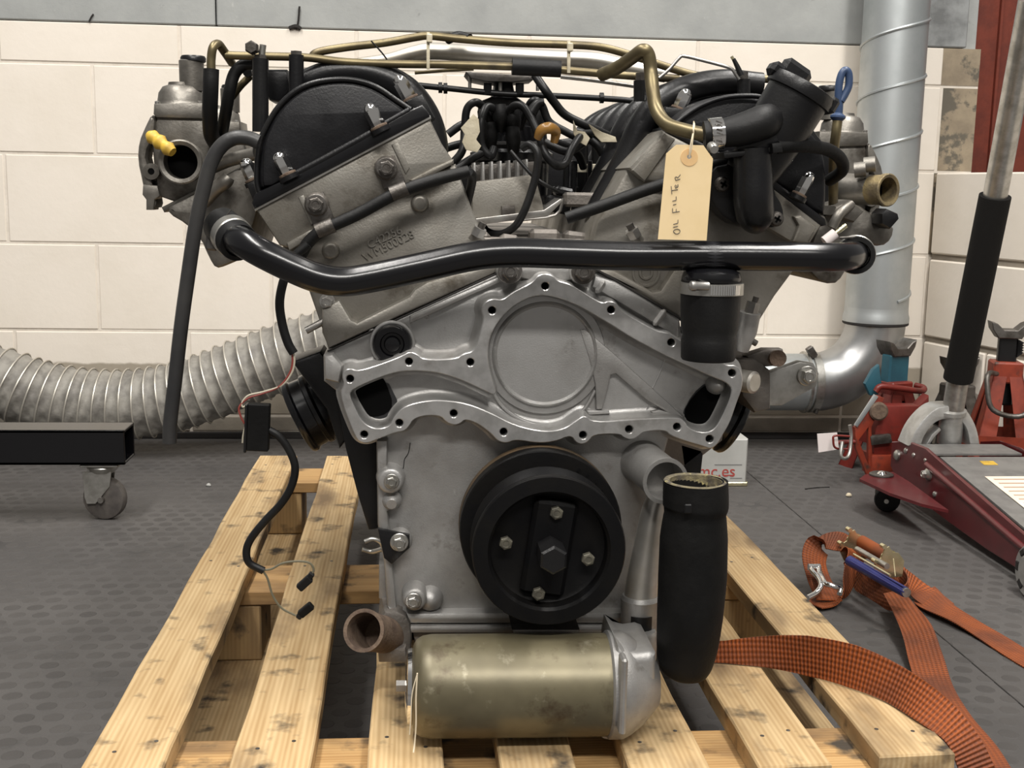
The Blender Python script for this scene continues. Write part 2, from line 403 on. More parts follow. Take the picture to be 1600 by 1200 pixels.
mat('red_oxide', (.16, .028, .013), (.115, .020, .010), rough=.6, ns=20, bump=.2, bs=120)
mat('floor_rubber', (.088, .083, .080), (.070, .066, .064), rough=.62, ns=5, bump=.3, bs=220, spot=[((.045, .043, .042), 7, .56, .72), ((.16, .15, .145), 160, .74, .80)])
mat('coin_rubber', (.076, .071, .068), (.058, .054, .052), rough=.62, ns=6, bump=.25, bs=220)
mat('galvanised', (.45, .475, .48), (.39, .415, .42), rough=.40, metal=.7, ns=14, rough2=.5)
mat('galvanised_elbow', (.46, .47, .47), (.36, .36, .36), rough=.34, metal=.85, ns=8)
mat('hose_fabric', (.29, .275, .245), (.155, .145, .13), rough=.6, ns=22, bump=.6, bs=60)
mat('grey_rubber', (.022, .022, .023), (.036, .035, .034), rough=.42, ns=14, bump=.12, bs=150, spec=.45)
mat('caster_grey', (.10, .088, .078), (.06, .052, .048), rough=.7, ns=40)
mat('hose_wire', (.55, .52, .46), rough=.4, metal=.6)
mat('burgundy_paint', (.10, .010, .013), (.075, .008, .010), rough=.32, ns=25, coat=.3, spot=[((.35, .26, .24), 70, .76, .80)])
mat('red_paint', (.17, .018, .012), (.11, .012, .009), rough=.4, ns=20, spot=[((.05, .018, .012), 25, .58, .74)])
mat('orange_red_paint', (.25, .036, .015), (.16, .022, .011), rough=.45, ns=20, spot=[((.05, .025, .018), 25, .58, .72)])
mat('teal_paint', (.022, .105, .145), (.018, .08, .115), rough=.45, ns=18)
mat('grey_paint', (.21, .205, .195), (.16, .155, .15), rough=.5, metal=.2, ns=30)
mat('cast_silver', (.50, .50, .49), (.38, .375, .36), rough=.4, metal=.7, ns=30, bump=.2, bs=200)
mat('grip_foam', (.009, .0085, .008), rough=.85, bump=.3, bs=400, spec=.2)
mat('sticker', (.85, .74, .62), (.80, .68, .55), rough=.6, ns=20)
mat('sticker_print', (.45, .30, .22), rough=.6)
mat('sticker_red', (.55, .07, .03), rough=.6)
mat('white_card', (.75, .68, .66), rough=.7)
mat('sign_white', (.44, .44, .42), (.38, .38, .36), rough=.5, ns=12)
mat('sign_red', (.38, .06, .05), rough=.5)
mat('sign_grey', (.2, .2, .2), rough=.5)
mat('gold_zinc', (.78, .72, .48), (.62, .56, .34), rough=.24, metal=.9, ns=40)
mat('handle_blue', (.018, .022, .13), (.028, .032, .17), rough=.35, ns=30, coat=.2)
mat('pebble', (.55, .48, .35), rough=.8)
wood('deck_wood', 'y', (.64, .47, .26), (.43, .28, .13), (.20, .135, .075))
wood('cross_wood', 'x', (.56, .36, .16), (.40, .23, .09), (.18, .11, .055))
wood('block_wood', 'z', (.50, .34, .16), (.38, .25, .12), (.20, .13, .07))
webbing('orange_webbing', (.34, .078, .012), (.13, .034, .011), (.14, .034, .010))
mat('scuffed_black', (.020, .020, .024), (.007, .007, .008), rough=.34, ns=14)
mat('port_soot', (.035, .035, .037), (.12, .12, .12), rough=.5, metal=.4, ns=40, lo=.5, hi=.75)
# ================================================================ SETTING
YW = 3.166
def struct(o): o['kind'] = 'structure'; return o
fl = struct(finish('floor', [(-4, -3, -.05), (4, -3, -.05), (4, YW+.4, -.05), (-4, YW+.4, -.05), (-4, -3, 0), (4, -3, 0), (4, YW+.4, 0), (-4, YW+.4, 0)],
    [[3, 2, 1, 0], [4, 5, 6, 7], [0, 1, 5, 4], [1, 2, 6, 5], [2, 3, 7, 6], [3, 0, 4, 7]], 'floor_rubber', None, 0))
fl['label'] = 'dark grey studded rubber workshop floor'
def to_px(p):
    d = p-CAM; z = d.dot(FWD); return 800+F*d.dot(RIGHT)/z, 600-F*d.dot(UP)/z
def coin_vf(x, y, r=.0132, h=.00045, n=12):
    vs = [(x+r*math.cos(2*math.pi*k/n), y+r*math.sin(2*math.pi*k/n), 0) for k in range(n)]+[(x+(r-.0012)*math.cos(2*math.pi*k/n), y+(r-.0012)*math.sin(2*math.pi*k/n), h) for k in range(n)]
    return vs, [[k, (k+1) % n, n+(k+1) % n, n+k] for k in range(n)]+[[n+k for k in range(n)]]
spots = []
j = 0; y = .75
while y < YW-.02:
    x = -1.7 + (.018 if j % 2 else 0)
    while x < 1.6:
        spots.append((x, y)); x += .0362
    y += .0338; j += 1
def on_show(s):
    u, v = to_px(Vector((s[0], s[1], 0)))
    return 0 < u < 1600 and 0 < v < 1200 and (s[0] < -.31 or s[0] > .56)
near = sorted([s for s in spots if on_show(s)], key=lambda s: s[1])[:300]
ns_ = set(near)
cm = bpy.data.meshes.new('coin_stud'); vs, fs = coin_vf(0, 0); cm.from_pydata(vs, [], fs); cm.materials.append(MAT['coin_rubber'])
for s in near: link('coin_stud', cm, (s[0], s[1], 0), fl)
mb = MB()
for s in spots:
    if s not in ns_: mb.add(coin_vf(*s, n=9))
o = mb.build('coin_studs', 'coin_rubber', fl, 0); o['kind'] = 'stuff'
xj = VZ(1481, 1004, 0).x
for k, xx in enumerate((xj, xj-2.0)): box('floor_joint', (xx, 1.4, .0003), (.002, 3.5, .001), 'gasket_black', fl, bev=0)

XE = V(1525, 180, YW).x           # where the block wall stops beside the steel column
XP = V(1467, 180, YW).x           # paint stops here
wb = struct(box('wall_back', ((-3.2+XE)/2, YW+.0523, .5335), (3.2+XE, .1, 1.067), 'painted_joint', None, bev=0))
wb['label'] = 'white painted blockwork wall'
m = MAT['painted_block'].copy(); m.name = 'half_painted_block'; MAT['half_painted_block'] = m
nt = m.node_tree; b = nt.nodes['Principled BSDF']; old = b.inputs['Base Color'].links[0].from_socket
tc = nt.nodes.new('ShaderNodeTexCoord'); sp_ = nt.nodes.new('ShaderNodeSeparateXYZ'); nt.links.new(tc.outputs['Object'], sp_.inputs[0])
nz = nt.nodes.new('ShaderNodeTexNoise'); nz.inputs['Scale'].default_value = 30; nt.links.new(tc.outputs['Object'], nz.inputs['Vector'])
ma = nt.nodes.new('ShaderNodeMath'); ma.operation = 'MULTIPLY_ADD'; ma.inputs[1].default_value = .012; nt.links.new(nz.outputs[0], ma.inputs[0]); nt.links.new(sp_.outputs[2], ma.inputs[2])
mr = nt.nodes.new('ShaderNodeMapRange'); mr.inputs[1].default_value = .030; mr.inputs[2].default_value = .036; nt.links.new(ma.outputs[0], mr.inputs[0])
mx = nt.nodes.new('ShaderNodeMix'); mx.data_type = 'RGBA'; mx.inputs[6].default_value = (.36, .315, .25, 1); nt.links.new(mr.outputs[0], mx.inputs[0]); nt.links.new(old, mx.inputs[7]); nt.links.new(mx.outputs[2], b.inputs['Base Color'])
ZJ = [0.0, .062, .288, .514, .741, .967, 1.067]
XJ = [-.585, -.585, -.814, -.589, -.808, -.589]
G = .0035
for r in range(6):
    z0, z1 = ZJ[r]+(G if r else 0.02), ZJ[r+1]-(G if r < 5 else 0)
    x = XJ[r]-.446*5
    while x < XE-.01:
        a, b_ = max(x+G, -3.2), min(x+.446-G, XE)
        if x+.446 > -2.2 and b_-a > .02:
            cuts = [(a, b_, 'painted_block' if r > 1 else ('half_painted_block' if r == 1 else 'plinth_block'))]
            if b_ > XP and r >= 3: cuts = ([(a, XP, 'painted_block')] if XP-a > .02 else []) + [(max(a, XP), b_, 'bare_block')]
            for q0, q1, mm in cuts:
                if q1-q0 < .01: continue
                yy = YW+random.uniform(-.0008, .0008)+(.0008 if mm == 'bare_block' else 0)
                box('block', ((q0+q1)/2, yy+.05, (z0+z1)/2), (q1-q0, .1, z1-z0), mm, wb, bev=.002 if mm != 'bare_block' else .0)
        x += .446
bb = struct(box('dark_gap_strip', ((-3.2+XE)/2, YW-.004, .009), (3.2+XE, .012, .018), 'gasket_black', None, bev=.002)); bb['label'] = 'black strip put in for the dark gap at the foot of the wall'  # solid black strip; its colour stands in for the dark gap
# grey concrete beam above the blockwork
wu = struct(box('wall_upper', ((-3.2+XE)/2, YW+.075, 1.9), (3.2+XE, .08, 1.66), 'grey_concrete', None, bev=0)); wu['label'] = 'bare grey concrete wall above the painted blocks'
XR = V(1447, 40, YW).x; XU = V(1513, 40, YW).x
for x0, x1, mm in ((-3.2, -.499, 'grey_concrete'), (-.495, XR, 'grey_concrete'), (XR+.002, XU, 'worn_concrete')):
    box('concrete_panel', ((x0+x1)/2, YW+.05, 1.0695+.75), (x1-x0, .1, 1.5), mm, wu, bev=.003)
# low block wall returning towards the camera on the right
KX = V(1449, 400, YW).x
wr_dir = Vector((.23, -1, 0)).normalized(); wr_n = Vector((-wr_dir.y, wr_dir.x, 0))*-1   # towards the room
ang = math.atan2(wr_dir.y, wr_dir.x); RW = rotm(rz=ang)
K0 = Vector((KX, YW-.01, 0)); out = Vector((wr_dir.y*-1, wr_dir.x, 0))      # away from the room
if out.x < 0: out = -out
wr = struct(box('wall_right', K0+wr_dir*1.2+out*.06+Vector((0, 0, .3675)), (2.4, .1, .735), 'plinth_block', None, RW, bev=0)); wr['label'] = 'low white block wall returning beside the steel column'
for r in range(4):
    z0, z1 = ZJ[r]+(G+.003 if r else .0), ZJ[r+1]-(G+.006 if r < 3 else .003)
    s = 0 if r % 2 == 0 else -.19
    while s < 2.4:
        a, b_ = max(s+G, 0.004), min(s+.446-G, 2.4)
        if b_-a > .03: box('block', K0+wr_dir*((a+b_)/2)+out*(.05+random.uniform(-.001, .001))+Vector((0, 0, (z0+z1)/2)), (b_-a, .1, z1-z0), 'painted_block' if r else 'plinth_block', wr, RW, bev=.004)
        s += .446
# red steel column
xc0 = V(1511, 150, 3.22).x
col = struct(box('trim_1', (xc0+.165, 3.225, 1.2), (.33, .012, 2.4), 'red_oxide', None, bev=.001)); col['label'] = 'red oxide painted steel column'
box('column_web', (xc0+.165, 3.33, 1.2), (.012, .2, 2.4), 'red_oxide', col, bev=.001)
box('column_flange', (xc0+.165, 3.44, 1.2), (.33, .012, 2.4), 'red_oxide', col, bev=.001)
box('column_angle', (xc0+.075, 3.213, 1.2), (.008, .014, 2.4), 'red_oxide', col, bev=.001)

# ================================================================ VENTILATION DUCT (right)
YD = 3.04
top = V(1397, -30, YD); mid = V(1368, 497, YD)
rd = M(49, YD)
vx = mid.x
dt = empty('ventilation_duct', (vx, YD, 0), 'galvanised spiral duct dropping down the wall into a bent elbow', 'duct')
ztop = 2.0; zb = mid.z
finish('duct_pipe', *sweep([Vector((vx, YD, ztop+(zb-ztop)*k/20)) for k in range(21)], rd, 32), 'galvanised', dt, 50)
hel = []
zz = zb+.05; a = math.pi*.86
pitch = .139
ph0 = None
n = int((ztop-zb-.06)/pitch*36)
for k in range(n):
    t = k/36*2*math.pi
    # seam climbs to the right on the camera side
    hel.append(Vector((vx+(rd+.0005)*math.sin(t+.3), YD-(rd+.0005)*math.cos(t+.3), zb+.05+pitch*k/36)))
tube('spiral_seam', hel,   .0042, 'galvanised', dt, 6, 1, smooth=False, metres=True)
lathe('pipe_collar', [(rd, -.012), (rd+.004, -.008), (rd+.004, .004), (rd+.001, .014), (rd, .03)], (vx, YD, zb), (0, 0, 1), 'galvanised', dt, 32)
lathe('joint_seal', [(rd+.001, -.004), (rd+.0035, -.002), (rd+.0035, .002), (rd+.001, .004)], (vx, YD, zb-.012), (0, 0, 1), 'gasket_black', dt, 32)
hc = V(1268, 597, YD)
elb = [Vector((vx, YD, zb-.012))]
R_ = Vector((vx-hc.x, 0, zb-.012-hc.z))
for k in range(1, 13):
    t = k/12*math.pi/2
    elb.append(Vector((hc.x+R_.x*math.cos(t), YD, zb-.012-R_.z*math.sin(t))))
finish('elbow', *sweep(elb, rd*.955, 32), 'galvanised_elbow', dt, 60)
finish('duct_pipe', *sweep([hc+Vector((.004, 0, 0)), hc+Vector((-.3, 0, 0)), hc+Vector((-.62, 0, 0))], rd*.93, 32), 'galvanised', dt, 50)
lathe('clamp_band', [(rd*.94, -.012), (rd*1.0, -.01), (rd*1.0, .01), (rd*.94, .012)], hc+Vector((.0, 0, 0)), (1, 0, 0), 'zinc', dt, 32)
lathe('clamp_band', [(rd*.94, -.004), (rd*1.01, -.003), (rd*1.01, .003), (rd*.94, .004)], hc+Vector((-.022, 0, 0)), (1, 0, 0), 'zinc', dt, 32)
q = V(1268, 550, YD-.03); box('clamp_lug', q, (.018, .02, .03), 'dark_steel', dt, rotm(ry=-.6), .002)
q = V(1276, 640, YD-.04); box('clamp_lug', q, (.008, .02, .022), 'dark_steel', dt, rotm(ry=.3), .002)

# ================================================================ FLEXIBLE HOSE (left)
YH = 2.96
cl = [(-120, 560), (-60, 582), (0, 597), (60, 617), (130, 630), (200, 632), (260, 624), (320, 606), (390, 578), (460, 552), (540, 532), (610, 540), (680, 572), (760, 596), (840, 600), (915, 600)]
ch = catmull([V(x, y, YH) for x, y in cl], 24)
Lh = [0]
for i in range(1, len(ch)): Lh.append(Lh[-1]+(ch[i]-ch[i-1]).length)
rh = M(54, YH); pit = .0315
# resample evenly
def at_len(s):
    import bisect
    i = min(max(bisect.bisect(Lh, s)-1, 0), len(ch)-2); t = (s-Lh[i])/max(Lh[i+1]-Lh[i], 1e-9); return ch[i].lerp(ch[i+1], t)
fh = empty('extraction_hose', at_len(.5)-Vector((0, 0, rh)), 'grey ribbed flexible extraction hose sagging along the wall', 'hose')
seg = 44; N_ = int(Lh[-1]/pit*9)
verts = []; faces = []; wire = []
for i in range(N_+1):
    s = Lh[-1]*i/N_; c = at_len(s); t = (at_len(min(s+.004, Lh[-1]))-at_len(max(s-.004, 0))).normalized()
    n_ = Vector((0, 0, 1)); n_ = (n_-t*n_.dot(t)).normalized(); b_ = t.cross(n_)
    for k in range(seg):
        a = 2*math.pi*k/seg
        phs = (s/pit + a/(2*math.pi)) % 1.0
        dip = math.sin(phs*math.pi)
        wr_ = .6*math.sin(a*9+phs*5+1.7*math.sin(s*31))+.35*math.sin(a*17-phs*4+s*20)
        r = rh*(1-.085*dip**.8-.075*wr_*dip*(.5-.5*math.cos(a))**.7)
        verts.append(tuple(c+n_*(r*math.cos(a))+b_*(r*math.sin(a))))
for i in range(N_):
    for k in range(seg):
        j = (k+1) % seg; faces.append([i*seg+k, i*seg+j, (i+1)*seg+j, (i+1)*seg+k])
faces.append(list(range(seg))[::-1]); faces.append([N_*seg+k for k in range(seg)])
finish('fabric_sleeve', verts, faces, 'hose_fabric', fh, 60)
nt_ = int(Lh[-1]/pit*28)
for i in range(nt_+1):
    s = Lh[-1]*i/nt_; a = -2*math.pi*(s/pit)
    c = at_len(s); t = (at_len(min(s+.004, Lh[-1]))-at_len(max(s-.004, 0))).normalized()
    n_ = Vector((0, 0, 1)); n_ = (n_-t*n_.dot(t)).normalized(); b_ = t.cross(n_)
    wire.append(c+n_*((rh+.0006)*math.cos(a))+b_*((rh+.0006)*math.sin(a)))
tube('spiral_wire', wire, .0022, 'hose_wire', fh, 5, 1, smooth=False, metres=True)
# cuff where the hose meets the duct
cuff = [at_len(s) for s in (Lh[-1]*.955, Lh[-1]*.975, Lh[-1])]
finish('cuff', *sweep(cuff, rh*1.03, 28), 'hose_fabric', fh, 50)

# ================================================================ ENGINE STAND BEAM (left)
fc = VZ(165, 806, 0)                   # caster contact
YB = fc.y-.02
tz1 = V(150, 673, YB-.045).z; tz0 = V(150, 727, YB-.045).z
xr = V(194, 700, YB-.045).x
st = empty('engine_stand', (fc.x-.5, fc.y, 0), 'black square tube engine stand leg on a swivel caster at the left', 'engine stand')
h = tz1-tz0; tt = .006
zc_ = (tz0+tz1)/2; dY = .085
mbs = MB()
for c, s in (((0, 0, h/2-tt/2), (1.6, dY, tt)), ((0, 0, -h/2+tt/2), (1.6, dY, tt)), ((0, -dY/2+tt/2, 0), (1.6, tt, h)), ((0, dY/2-tt/2, 0), (1.6, tt, h))):
    mbs.add(box_vf(Vector((xr-.8, YB, zc_))+Vector(c), s, None, .0012))
mbs.build('square_tube', 'gloss_black', st, 30)
box('tube_plug', (xr-.06, YB, zc_), (.01, dY-2*tt, h-2*tt), 'black_port', st)
bolt('plug_bolt', 0, 0, 0, .007, 'steel', st, loc=(xr-.055, YB-.01, zc_-h*.25), rot=(0, 0, math.pi/2))
cz = tz0; wr0 = (cz-.012)*.40
top_plate = box('caster_plate', (fc.x+.005, YB, cz-.004), (.075, .075, .006), 'zinc', st)
lathe('swivel', [(.030, 0), (.033, -.006), (.026, -.014), (.022, -.018)], (fc.x+.004, YB, cz-.006), (0, 0, 1), 'zinc', st, 24)
for s in (-1, 1):
    pts = [(-.028, cz-.02), (.028, cz-.02), (.024, cz-.05), (-.005, wr0+.004-.012), (-.022, wr0-.008), (-.026, wr0+.006)]
    loop = [(fc.x+x-.004, z) for x, z in pts]
    y0 = YB+s*.017-.0015
    finish('caster_fork', *prismw(loop, y0, y0+.003, .0005), 'zinc', st)
RWm = Vector((.45, -.89, 0)).normalized()
lathe('caster_wheel', [(.010, -.014), (wr0*.75, -.014), (wr0*.95, -.011), (wr0, -.006), (wr0, .006), (wr0*.95, .011), (wr0*.75, .014), (.010, .014)], (fc.x+.006, YB, wr0), (0.18, 1, 0), 'caster_grey', st, 28)
lathe('caster_axle', [(.006, -.024), (.006, .024)], (fc.x+.006, YB, wr0), (0.18, 1, 0), 'steel', st, 12)

# cut-off cable stubs on the concrete
tube('cable_stub', [(463, 46, YW-.004), (466, 34, YW-.006), (468, 10, YW-.006)], 1.6, 'gasket_black', wu, 6)
tube('cable_stub', [(452, 44, YW-.004), (462, 41, YW-.008), (470, 45, YW-.004)], 3, 'gasket_black', wu, 6)
tube('cable_stub', [(139, 34, YW-.004), (143, 26, YW-.004), (146, 22, YW-.003)], 1.2, 'gasket_black', wu, 6)
# ================================================================ PALLET
PZ = .144
pal = empty('pallet', (.12, 1.66, 0), 'pale softwood pallet under the engine with stained deck boards', 'pallet')
bx = [(-.299, -.225), (-.165, -.092), (-.038, .033), (.084, .156), (.205, .280), (.327, .399), (.450, .527)]
ends = [(.985, 2.325), (.98, 2.322), (.985, 2.31), (1.0, 2.315), (.99, 2.31), (1.012, 2.318), (1.028, 2.322)]
for (x0, x1), (y0, y1) in zip(bx, ends):
    # slightly uneven board: outline with a few wobble points
    n = 14; L_ = []; R_2 = []
    for k in range(n+1):
        yy = y0+(y1-y0)*k/n
        L_.append((x0+random.uniform(-.0016, .0016), yy)); R_2.append((x1+random.uniform(-.0016, .0016), yy))
    R_2[0] = (R_2[0][0], y0+.004); loop = L_[::-1]+R_2
    dz = random.uniform(-.001, .001)
    vs, fs = [], []
    m_ = len(loop)
    ins = offset(loop if area2(loop) > 0 else loop[::-1], .0015)
    base = loop if area2(loop) > 0 else loop[::-1]
    for pts, z in ((base, PZ-.021), (base, PZ-.002), (ins, PZ+dz*0)):
        vs += [(p[0], p[1], z) for p in pts]
    for r in range(2):
        for k in range(m_): fs.append([r*m_+k, r*m_+(k+1) % m_, (r+1)*m_+(k+1) % m_, (r+1)*m_+k])
    fs.append(list(range(m_))[::-1])
    for t in tessellate_polygon([[Vector((p[0], p[1], 0)) for p in ins]]):
        a_ = area2([ins[i] for i in t]); t = list(t) if a_ > 0 else list(t)[::-1]; fs.append([2*m_+i for i in t])
    finish('deck_board', vs, fs, 'deck_wood', pal, 25)
for y0, y1 in ((1.035, 1.135), (1.580, 1.695), (2.19, 2.305)):
    box('stringer_board', ((-.297+.525)/2, (y0+y1)/2, PZ-.0315), (.822, y1-y0, .020), 'cross_wood', pal, bev=.0015)
    for xc in (-.247, .118, .485):
        box('spacer_block', (xc, (y0+y1)/2, .022+.0395), (.085, y1-y0-.004, .0785), 'block_wood', pal, bev=.002)
for xc in (-.240, .118, .478):
    box('bottom_board', (xc, 1.665, .011), (.098, 1.28, .021), 'deck_wood', pal, bev=.0015)
nail = bpy.data.meshes.new('nail_head'); vs, fs = lathe_vf([(.0022, 0), (.0022, .0005), (.0014, .0007)], (0, 0, 0), (0, 0, 1), 8); nail.from_pydata(vs, [], fs); nail.materials.append(MAT['dark_steel'])
for (x0, x1) in bx:
    for yc in (1.085, 1.637, 2.247):
        for s in (-1, 1): link('nail_head', nail, ((x0+x1)/2+s*.018+random.uniform(-.004, .004), yc+random.uniform(-.02, .02), PZ-.0002), pal)

# ================================================================ TROLLEY JACK
def VX(px, py, X):
    d = FWD*F + RIGHT*(px-800) + UP*(600-py); return CAM + d*(X/d.x)
XL = 1.085; WJ = .215
jk = empty('trolley_jack', (XL+WJ/2, 2.15, 0), 'burgundy trolley jack with silver socket and long padded handle', 'trolley jack')
side = [(1393, 690), (1418, 689), (1446, 700), (1500, 748), (1560, 800), (1660, 886), (1660, 948), (1600, 905), (1540, 862), (1480, 815), (1440, 785), (1404, 757), (1391, 728)]
prof = [VX(x, y, XL) for x, y in side]
def side_plate(X, t):
    loop = [(p.y, max(p.z, .018)) for p in prof]
    if area2(loop) < 0: loop = loop[::-1]
    n = len(loop); ins = offset(loop, .002)
    vs = [(X, p[0], p[1]) for p in ins]+[(X+.002*(1 if t > 0 else -1), p[0], p[1]) for p in loop]+[(X+t, p[0], p[1]) for p in loop]
    fs = []
    for r in range(2):
        for k in range(n): fs.append([r*n+k, r*n+(k+1) % n, (r+1)*n+(k+1) % n, (r+1)*n+k])
    for t3 in tessellate_polygon([[Vector((p[0], p[1], 0)) for p in loop]]):
        fs.append(list(t3)); fs.append([2*n+i for i in t3][::-1])
    return finish('side_plate', vs, fs, 'burgundy_paint', jk, 30)
side_plate(XL, .006); side_plate(XL+WJ, -.006)
# ridge pressed along the left plate
rp = [VX(x, y, XL) for x, y in ((1448, 726), (1500, 770), (1560, 822), (1640, 890))]
finish('pressed_ridge', *sweep(catmull(rp, 6), .007, 10), 'burgundy_paint', jk, 50)
def slab(name, A, B, x0, x1, th, mm, up_=.0):
    a, b_ = VX(*A, XL), VX(*B, XL)
    d = (b_-a).normalized(); nrm = Vector((0, -d.z, d.y)) if d.y < 0 else Vector((0, d.z, -d.y))
    if nrm.z < 0: nrm = -nrm
    vs = []
    for q in (a, b_):
        for xx in (x0, x1):
            for s in (0, -th): vs.append(tuple(Vector((xx, q.y, q.z))+nrm*(s+up_)))
    return finish(name, vs, [[0, 2, 6, 4], [1, 5, 7, 3], [0, 1, 3, 2], [4, 6, 7, 5], [0, 4, 5, 1], [2, 3, 7, 6]], mm, jk, 0)
slab('cover_plate', (1424, 694), (1452, 709), XL+.012, XL+WJ-.012, .004, 'grey_paint')
slab('cover_plate', (1460, 714), (1660, 884), XL+.012, XL+WJ-.012, .004, 'grey_paint')
slab('saddle_gap', (1440, 712), (1470, 732), XL+.012, XL+WJ-.012, .003, 'gasket_black', -.006)
slab('instruction_label', (1497, 745), (1570, 806), XL+.055, XL+.15, .0006, 'sticker', .0008)
slab('warning_label', (1571, 807), (1590, 823), XL+.055, XL+.15, .0006, 'sticker_red', .0008)
for k in range(9):
    y_ = 749+k*6.2; x_ = 1502+k*7.4
    slab('print_line', (x_, y_), (x_+1.6, y_+1.3), XL+.066, XL+.138, .0004, 'sticker_print', .0012)
slab('yellow_tag', (1468, 721), (1475, 727), XL+.085, XL+.115, .0006, 'yellow_plastic', .001)
# outrigger with caster
ow = [VZ(1343, 748, .075), VZ(1352, 741, .075), VZ(1395, 737, .075), VZ(1420, 752, .075), VZ(1482, 797, .075), VZ(1440, 787, .075), VZ(1390, 770, .075)]
vs = [tuple(p) for p in ow]+[(p.x, p.y, p.z-.006) for p in ow]; n = len(ow)
finish('outrigger', vs, [list(range(n)), list(range(n, 2*n))[::-1]]+[[k, n+k, n+(k+1) % n, (k+1) % n] for k in range(n)], 'burgundy_paint', jk, 0)
q = VZ(1378, 741, .08); lathe('caster_bolt', [(.011, -.004), (.011, .003), (.007, .008), (.002, .010)], (q.x, q.y, .078), (0, 0, 1), 'chrome', jk, 16)
lathe('dust_cap', [(.026, 0), (.026, .003), (.02, .006)], (q.x+.003, q.y+.01, .0755), (0, 0, 1), 'dark_steel', jk, 20)
q = VZ(1385, 799, 0); lathe('caster_wheel', [(.006, -.010), (.024, -.010), (.027, -.006), (.027, .006), (.024, .010), (.006, .010)], (q.x, q.y, .0272), (.5, 1, 0), 'rubber_black', jk, 24)
box('caster_fork', (q.x-.004, q.y+.012, .05), (.03, .03, .04), 'dark_steel', jk, bev=.004)
lathe('caster_axle', [(.005, -.022), (.005, .022)], (q.x, q.y, .0272), (.5, 1, 0), 'zinc', jk, 10)
# front wheel
q = VX(1608, 916, 1.05); lathe('front_wheel', [(.008, -.016), (.026, -.016), (.030, -.012), (.044, -.012), (.048, -.006), (.048, .008), (.03, .012), (.008, .012)], (1.058, q.y, .048), (1, 0, 0), 'cast_silver', jk, 30)
for k in range(7):
    a = 2*math.pi*k/7
    box('wheel_pocket', (1.047, q.y+.036*math.cos(a), .048+.036*math.sin(a)), (.006, .010, .016), 'gasket_black', jk, rotm(rx=a), .001)
lathe('front_axle', [(.009, -.01), (.009, .26)], (1.055, q.y, .048), (1, 0, 0), 'dark_steel', jk, 12)
for x, y, r in ((1403, 711, 9), (1416, 704, 5), (1428, 711, 4), (1446, 719, 3.5), (1452, 741, 11), (1461, 772, 5)):
    q = VX(x, y, XL); rr = r*q.y/F
    lathe('rivet', [(rr, 0), (rr*.95, rr*.35), (rr*.6, rr*.7), (rr*.1, rr*.8)], q, (-1, 0, 0), 'zinc', jk, 16)
q = VX(1452, 741, XL); bolt('pivot_nut', 0, 0, 0, .009, 'zinc', jk, h=.012, loc=q+Vector((-.004, 0, 0)), rot=(0, 0, -math.pi/2))
# handle socket: cast arch with collar
YS = 2.47; cs = V(1486, 700, YS)
def arch(dx0, dx1):
    pass
ao = chaikin([(1420, 697), (1432, 668), (1452, 645), (1470, 634), (1505, 634), (1518, 650), (1528, 672), (1532, 697)], 2, False)
ai = chaikin([(1516, 697), (1512, 670), (1500, 655), (1474, 654), (1456, 664), (1443, 684), (1440, 697)], 2, False)
prism('handle_yoke', ao+ai, YS-.03, YS+.03, 'cast_silver', jk, bev=.004)
prism('yoke_rib', [(1446, 697), (1456, 679), (1468, 668), (1471, 672), (1460, 684), (1452, 697)], YS-.024, YS+.02, 'cast_silver', jk, bev=.002)
hb = V(1483, 692, YS); h1 = V(1492, 604, YS-.02); g0 = V(1497, 592, YS-.025); g1 = V(1555, 306, YS-.15); tp = V(1612, 0, YS-.28)
def rod(name, a, b_, r, mm, seg=24, inner=0, bulge=None): return finish(name, *sweep([a.lerp(b_, k/6) for k in range(7)], r, seg, True, inner), mm, jk, 50)
rod('socket_tube', hb, V(1488, 645, YS-.01), M(19, YS), 'cast_silver')
rod('handle_sleeve', V(1488, 648, YS-.012), g0, M(17, YS), 'steel')
dcol = (h1-hb).normalized()
lathe('socket_collar', [(M(18, YS), -.004), (M(24, YS), -.002), (M(24, YS), .006), (M(18, YS), .009)], V(1486, 644, YS-.01), dcol, 'cast_silver', jk, 28)
rod('handle_grip', g0, g1, M(24, YS-.1), 'grip_foam')
rod('handle_tube', g1, tp, M(19, YS-.2), 'zinc')

